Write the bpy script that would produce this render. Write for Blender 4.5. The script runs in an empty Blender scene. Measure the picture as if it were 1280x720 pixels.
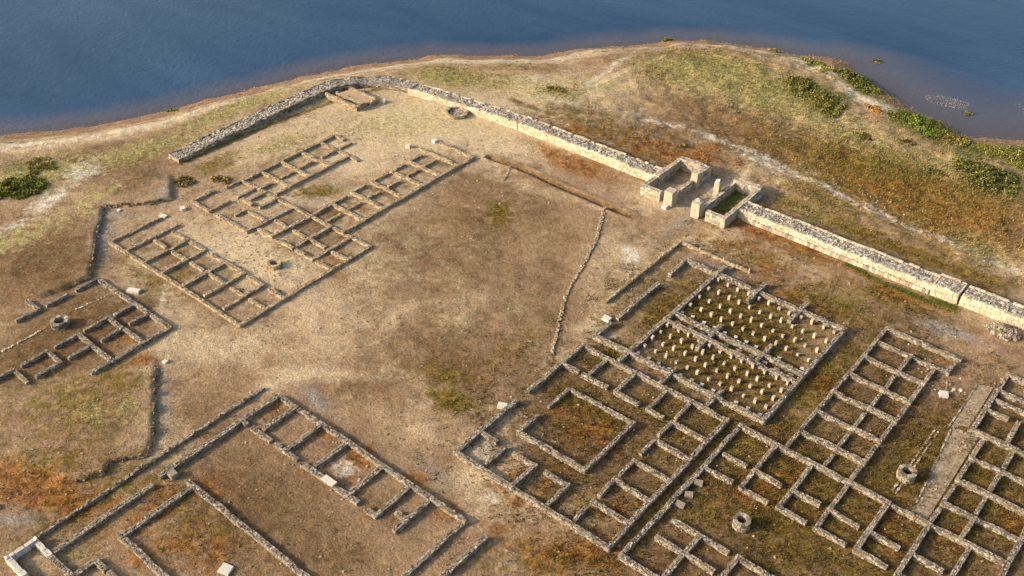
import bpy, math, random
import numpy as np
from mathutils import Vector

# ------------------------------------------------------------------ camera, sky, sun, exposure
# Plan axes: X runs along the fort's rooms (towards the right-hand gate wall), Y across them. Metres.
scene = bpy.context.scene
col = scene.collection
cam_d = bpy.data.cameras.new('camera')
cam = bpy.data.objects.new('camera', cam_d)
col.objects.link(cam)
cam.location = (0, 0, 70)
cam.rotation_euler = (math.radians(90 - 37.02), 0, math.radians(39.77))
cam_d.sensor_width = 36
cam_d.lens = 36 * 1264.5 / 1280
cam_d.clip_end = 8000
scene.camera = cam

SUN_EL = 22.0
SUN_TRAVEL = Vector((.66, .75, 0)).normalized()          # where the shadows fall
world = bpy.data.worlds.new('World')
scene.world = world
world.use_nodes = True
wn = world.node_tree
for n in list(wn.nodes): wn.nodes.remove(n)
wo = wn.nodes.new('ShaderNodeOutputWorld')
wb = wn.nodes.new('ShaderNodeBackground')
sky = wn.nodes.new('ShaderNodeTexSky')
sky.sky_type = 'NISHITA'
sky.sun_disc = False
sky.sun_elevation = math.radians(SUN_EL)
sky.sun_rotation = math.atan2(-SUN_TRAVEL.x, -SUN_TRAVEL.y)
sky.air_density = 1.0
sky.dust_density = 3.5
sky.ozone_density = 0.6
wb.inputs['Strength'].default_value = 0.15
wn.links.new(sky.outputs[0], wb.inputs[0])
wn.links.new(wb.outputs[0], wo.inputs[0])

sun_d = bpy.data.lights.new('sun', 'SUN')
sun_d.energy = 3.5
sun_d.angle = math.radians(4.0)
sun_d.color = (1.0, .86, .66)
sun = bpy.data.objects.new('sun', sun_d)
col.objects.link(sun)
ce = math.cos(math.radians(SUN_EL))
sun.rotation_euler = Vector((SUN_TRAVEL.x * ce, SUN_TRAVEL.y * ce, -math.sin(math.radians(SUN_EL)))).to_track_quat('-Z', 'Y').to_euler()
sun.location = (-150, -60, 90)

scene.render.engine = 'CYCLES'
vs = scene.view_settings
vs.view_transform = 'Standard'
vs.look = 'None'
vs.gamma = 1.0
vs.use_curve_mapping = False
vs.exposure = 0.98

rng = np.random.default_rng(11)
random.seed(4)

# ------------------------------------------------------------------ plan data (metres)
# walls: (axis, cross coordinate, start, end)
barracks=[('u',46.96,-102.85,-77.73,1,1),('v',-102.85,46.96,54.14,1,0),('v',-99.73,46.96,54.50,1,0),('v',-95.92,46.96,53.20,1,1),('v',-92.49,46.96,53.20,1,1),('v',-88.50,46.96,53.20,1,1),('v',-85.03,47.63,53.20,0,1),('v',-81.54,47.61,53.20,0,1),('v',-77.73,46.96,66.52,1,1),('u',53.20,-98.99,-95.92,0,1),('u',53.20,-95.39,-92.49,0,1),('u',53.20,-91.63,-88.50,0,1),('u',53.20,-88.50,-85.03,1,1),('u',53.20,-84.39,-81.54,0,1),('u',53.20,-80.50,-77.73,0,1),('u',50.60,-98.99,-96.52,0,0),('u',50.60,-95.16,-92.49,0,1),('u',50.60,-91.60,-89.07,0,0),('u',50.60,-88.50,-85.03,1,1),('u',50.60,-84.15,-81.54,0,1),('u',50.60,-80.74,-77.73,0,1),('u',59.03,-102.85,-99.30,1,1),('u',59.03,-98.29,-91.77,0,1),('v',-102.85,59.03,62.53,1,0),('v',-102.42,63.97,66.52,0,1),('v',-102.01,66.52,82.78,1,1),('u',82.78,-102.01,-100.05,1,0),('v',-99.30,59.03,62.27,1,0),('v',-99.30,63.50,66.52,1,1),('v',-98.62,66.52,68.81,1,0),('v',-98.62,70.21,72.38,0,0),('v',-98.62,72.90,75.89,1,0),('v',-98.62,77.31,80.02,0,1),('v',-98.62,80.72,82.91,0,0),('v',-97.44,64.11,66.52,0,1),('v',-95.92,67.06,69.01,0,0),('v',-95.92,69.51,72.90,1,1),('v',-95.92,72.90,76.49,1,1),('v',-95.92,76.49,80.02,1,1),('u',66.52,-102.42,-77.73,1,1),('u',69.51,-102.01,-95.92,1,1),('u',72.90,-102.01,-95.92,1,1),('u',76.49,-102.01,-95.92,1,1),('u',80.02,-102.01,-94.15,1,0),('v',-94.98,63.56,66.52,0,1),('v',-95.92,60.42,62.12,0,1),('v',-91.77,59.03,66.52,1,1),('u',63.50,-98.47,-96.34,0,0),('u',62.12,-95.29,-91.77,0,1),('v',-88.50,60.28,66.52,1,1),('v',-84.68,60.28,66.52,1,1),('v',-81.08,60.28,66.52,1,1),('u',60.28,-91.04,-88.50,0,1),('u',60.28,-87.59,-84.68,0,1),('u',60.28,-84.04,-81.08,0,1),('u',60.28,-80.35,-77.73,0,1),('u',62.87,-91.01,-88.50,0,1),('u',62.87,-87.55,-85.23,0,0),('u',62.87,-84.68,-81.72,1,0),('u',62.87,-80.45,-77.73,0,1),('v',-82.54,66.52,90.75,1,1),('u',70.06,-88.50,-82.54,1,1),('u',73.58,-88.50,-82.54,1,1),('u',77.15,-88.50,-82.54,1,1),('u',80.78,-88.50,-82.54,1,1),('u',84.21,-88.50,-82.54,1,1),('u',87.78,-89.72,-82.54,0,1),('u',90.75,-88.80,-82.54,0,1),('v',-88.50,66.52,70.06,1,1),('v',-88.50,70.06,72.62,1,0),('v',-88.50,73.58,76.14,1,0),('v',-88.50,77.15,80.21,1,0),('v',-88.50,81.39,83.35,0,0),('v',-88.50,84.21,86.70,1,0),('v',-85.95,66.52,69.18,1,0),('v',-85.95,70.06,72.75,1,0),('v',-85.95,73.58,76.16,1,0),('v',-85.95,77.66,79.76,0,0),('v',-85.95,81.36,83.46,0,0),('v',-85.95,84.21,86.94,1,0)]
wblock=[('u',41.74,-97.23,-83.20,1,1),('v',-97.23,38.88,41.74,0,1),('v',-97.23,35.23,37.93,0,0),('v',-97.23,31.61,34.36,0,1),('u',34.36,-99.85,-97.23,0,1),('v',-83.20,32.13,41.74,0,1),('v',-89.80,39.11,41.74,0,1),('v',-87.09,39.25,41.74,0,1),('u',38.43,-89.80,-83.20,1,1),('v',-89.80,35.45,38.43,0,1),('v',-87.09,35.74,38.43,0,1),('u',34.70,-89.80,-83.20,1,1),('v',-89.80,31.94,34.70,0,1),('v',-87.09,31.93,34.70,0,1),('u',31.06,-89.80,-87.09,1,1),('v',-89.80,28.14,31.06,0,1),('v',-87.09,28.21,31.06,0,1),('u',27.25,-89.80,-86.91,1,0),('v',-89.80,24.77,27.25,0,1)]
bl=[('u',17.06,-67.51,-61.72,1,1),('v',-65.29,17.06,27.27,1,0),('v',-61.72,17.06,19.29,1,1),('u',19.29,-61.72,-60.08,1,0),('u',19.29,-59.85,-57.27,0,0),('u',22.06,-62.34,-55.22,1,0),('v',-62.34,22.06,29.59,1,1),('u',29.59,-63.44,-46.41,0,0),('v',-65.68,28.28,42.34,0,1),('u',42.34,-65.68,-40.61,1,1),('v',-40.61,34.64,42.34,0,1),('u',37.76,-65.68,-64.82,1,0),('u',37.76,-64.16,-61.34,0,0),('u',37.76,-60.75,-57.53,0,0),('u',37.76,-56.84,-49.30,0,0),('u',37.76,-48.41,-47.10,0,1),('u',39.19,-45.96,-44.56,0,1),('v',-63.03,38.27,42.34,0,1),('v',-59.23,37.76,42.34,1,1),('v',-55.61,38.27,42.34,0,1),('v',-50.75,37.76,42.34,1,1),('v',-47.10,37.76,42.34,1,1),('v',-44.56,37.53,41.84,0,0),('v',-38.03,35.76,42.16,0,0)]
blthin=[('v',-67.89,17.06,42.19,1,0)]
blwhite=[('v',-67.51,14.63,17.06,1,1),('u',14.63,-67.51,-64.59,1,0),('u',17.06,-67.51,-65.29,1,1)]
principia=[('v',-46.77,58.74,67.99,0,1),('v',-46.77,47.91,57.04,1,0),('u',47.91,-46.77,-29.30,1,1),('v',-29.30,47.91,67.99,1,1),('u',67.99,-46.77,-29.30,1,1),('u',64.35,-46.77,-44.62,1,0),('u',64.35,-44.12,-40.97,0,0),('u',64.35,-39.96,-37.13,1,0),('u',64.35,-36.13,-34.26,1,0),('v',-43.54,64.35,67.99,1,1),('v',-39.96,64.35,67.99,1,1),('v',-36.13,64.35,67.45,1,0),('v',-33.30,65.00,67.99,0,1),('u',64.35,-33.30,-29.30,1,1),('u',61.25,-33.30,-29.30,1,1),('u',57.86,-33.30,-29.30,1,1),('u',54.61,-33.30,-29.30,1,1),('u',51.32,-33.30,-29.30,1,1),('v',-33.30,62.01,64.35,0,1),('v',-33.30,58.93,61.25,0,1),('v',-33.30,55.43,57.86,0,1),('v',-33.30,52.16,54.61,0,1),('v',-33.30,48.49,50.39,0,0),('v',-43.54,48.49,51.43,0,0),('v',-39.96,47.91,51.32,1,1),('v',-36.13,47.91,51.32,1,1),('u',51.32,-42.55,-39.96,0,1),('u',51.32,-38.83,-36.13,0,1),('u',51.32,-46.77,-44.55,1,0)]
court=[('u',53.79,-43.92,-36.09,1,1),('v',-43.92,53.79,56.81,1,0),('v',-43.92,58.41,61.83,0,1),('u',61.83,-43.92,-36.09,1,1),('v',-36.09,53.79,61.83,1,1)]
horrea=[('v',-42.40,70.13,88.33,1,1),('u',88.33,-42.40,-26.55,1,1),('u',70.13,-42.40,-26.55,1,1),('u',70.13,-46.70,-42.40,1,1),('v',-46.70,70.13,73.02,1,0),('v',-26.55,70.13,88.33,1,1),('u',78.90,-42.40,-26.55,1,1),('u',77.22,-42.40,-26.55,1,1),('v',-37.17,75.32,78.90,0,1),('v',-31.35,77.22,80.89,1,0),('v',-42.40,88.33,90.01,1,0),('v',-37.17,85.93,90.10,0,0),('v',-31.87,85.74,90.04,0,0),('v',-37.17,78.90,80.73,1,0),('v',-37.17,68.06,71.23,0,0),('v',-31.87,68.07,71.47,0,0),('v',-42.40,68.27,70.13,0,1),('u',88.33,-46.70,-42.40,1,1),('v',-46.70,84.73,88.33,0,1),('v',-46.70,74.22,82.49,0,0)]
yardthin=[('v',-49.42,75.98,91.39,0,1),('u',91.39,-49.42,-39.79,1,0)]
rcomplex=[('v',-23.15,67.98,91.47,1,1),('u',91.47,-23.15,-14.97,1,0),('u',88.72,-23.15,-16.61,1,1),('u',88.72,-16.61,-15.37,1,1),('u',85.56,-23.15,-16.61,1,1),('u',81.90,-23.15,-16.61,1,1),('u',78.32,-23.15,-16.61,1,1),('u',74.74,-23.15,-16.61,1,1),('u',71.21,-23.15,-16.61,1,1),('v',-19.33,86.20,88.72,0,1),('v',-19.33,81.90,84.69,1,0),('v',-19.33,78.32,81.17,1,0),('v',-19.33,74.74,77.50,1,0),('v',-19.33,71.21,73.86,1,0),('v',-19.33,67.98,70.37,1,0),('v',-16.61,86.22,88.72,0,1),('v',-15.37,88.72,90.46,1,0),('v',-16.61,81.90,84.88,1,0),('v',-16.61,78.32,81.15,1,0),('v',-16.61,74.74,77.58,1,0),('v',-16.61,71.21,73.90,1,0),('v',-16.61,67.98,70.39,1,0),('u',67.98,-27.91,-2.46,1,1),('v',-27.91,48.00,67.98,1,1),('v',-23.94,61.26,67.98,1,1),('v',-20.23,61.26,67.98,1,1),('v',-16.61,61.26,67.98,1,1),('v',-12.92,61.26,67.98,1,1),('v',-9.17,60.02,67.98,0,1),('v',-5.54,61.98,67.98,0,1),('u',61.26,-23.94,-21.19,1,0),('u',61.26,-20.23,-17.49,1,0),('u',61.26,-16.61,-13.79,1,0),('u',61.26,-12.92,-10.13,1,0),('u',61.26,-9.17,-7.66,1,0),('u',63.83,-27.32,-24.80,0,0),('u',61.26,-27.91,-24.83,1,0),('u',63.83,-23.94,-21.20,1,0),('u',63.83,-20.23,-17.46,1,0),('u',63.83,-16.61,-13.72,1,0),('u',63.83,-12.92,-10.14,1,0),('u',63.83,-9.17,-6.37,1,0),('u',54.14,-26.80,-21.06,0,0),('u',51.59,-26.78,-21.03,0,0),('v',-23.94,48.00,54.14,1,1),('u',48.00,-27.91,-23.94,1,1),('v',-20.23,51.59,54.14,1,1),('u',54.14,-20.23,-16.38,1,0),('v',-10.48,81.90,92.17,1,1),('u',92.17,-10.48,-5.04,1,0),('u',89.11,-10.48,-4.18,1,0),('u',87.58,-10.48,-3.68,1,0),('u',85.56,-10.48,-8.25,1,0),('u',81.90,-10.48,-2.17,1,0),('v',-7.32,82.42,85.81,0,0),('u',78.32,-9.17,-1.09,1,0),('u',74.74,-9.17,-0.80,1,0),('u',71.21,-9.17,-2.46,1,1),('v',-9.17,78.32,81.01,1,0),('v',-9.17,74.74,77.49,1,0),('v',-9.17,71.21,73.90,1,0),('v',-9.17,67.98,70.39,1,0),('v',-6.44,78.92,81.25,0,0),('v',-6.44,75.33,77.58,0,0),('v',-6.44,71.83,74.04,0,0),('v',-6.44,67.98,70.61,1,0),('v',-7.32,82.72,83.93,0,0),('v',-2.46,64.76,78.32,0,1)]
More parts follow.
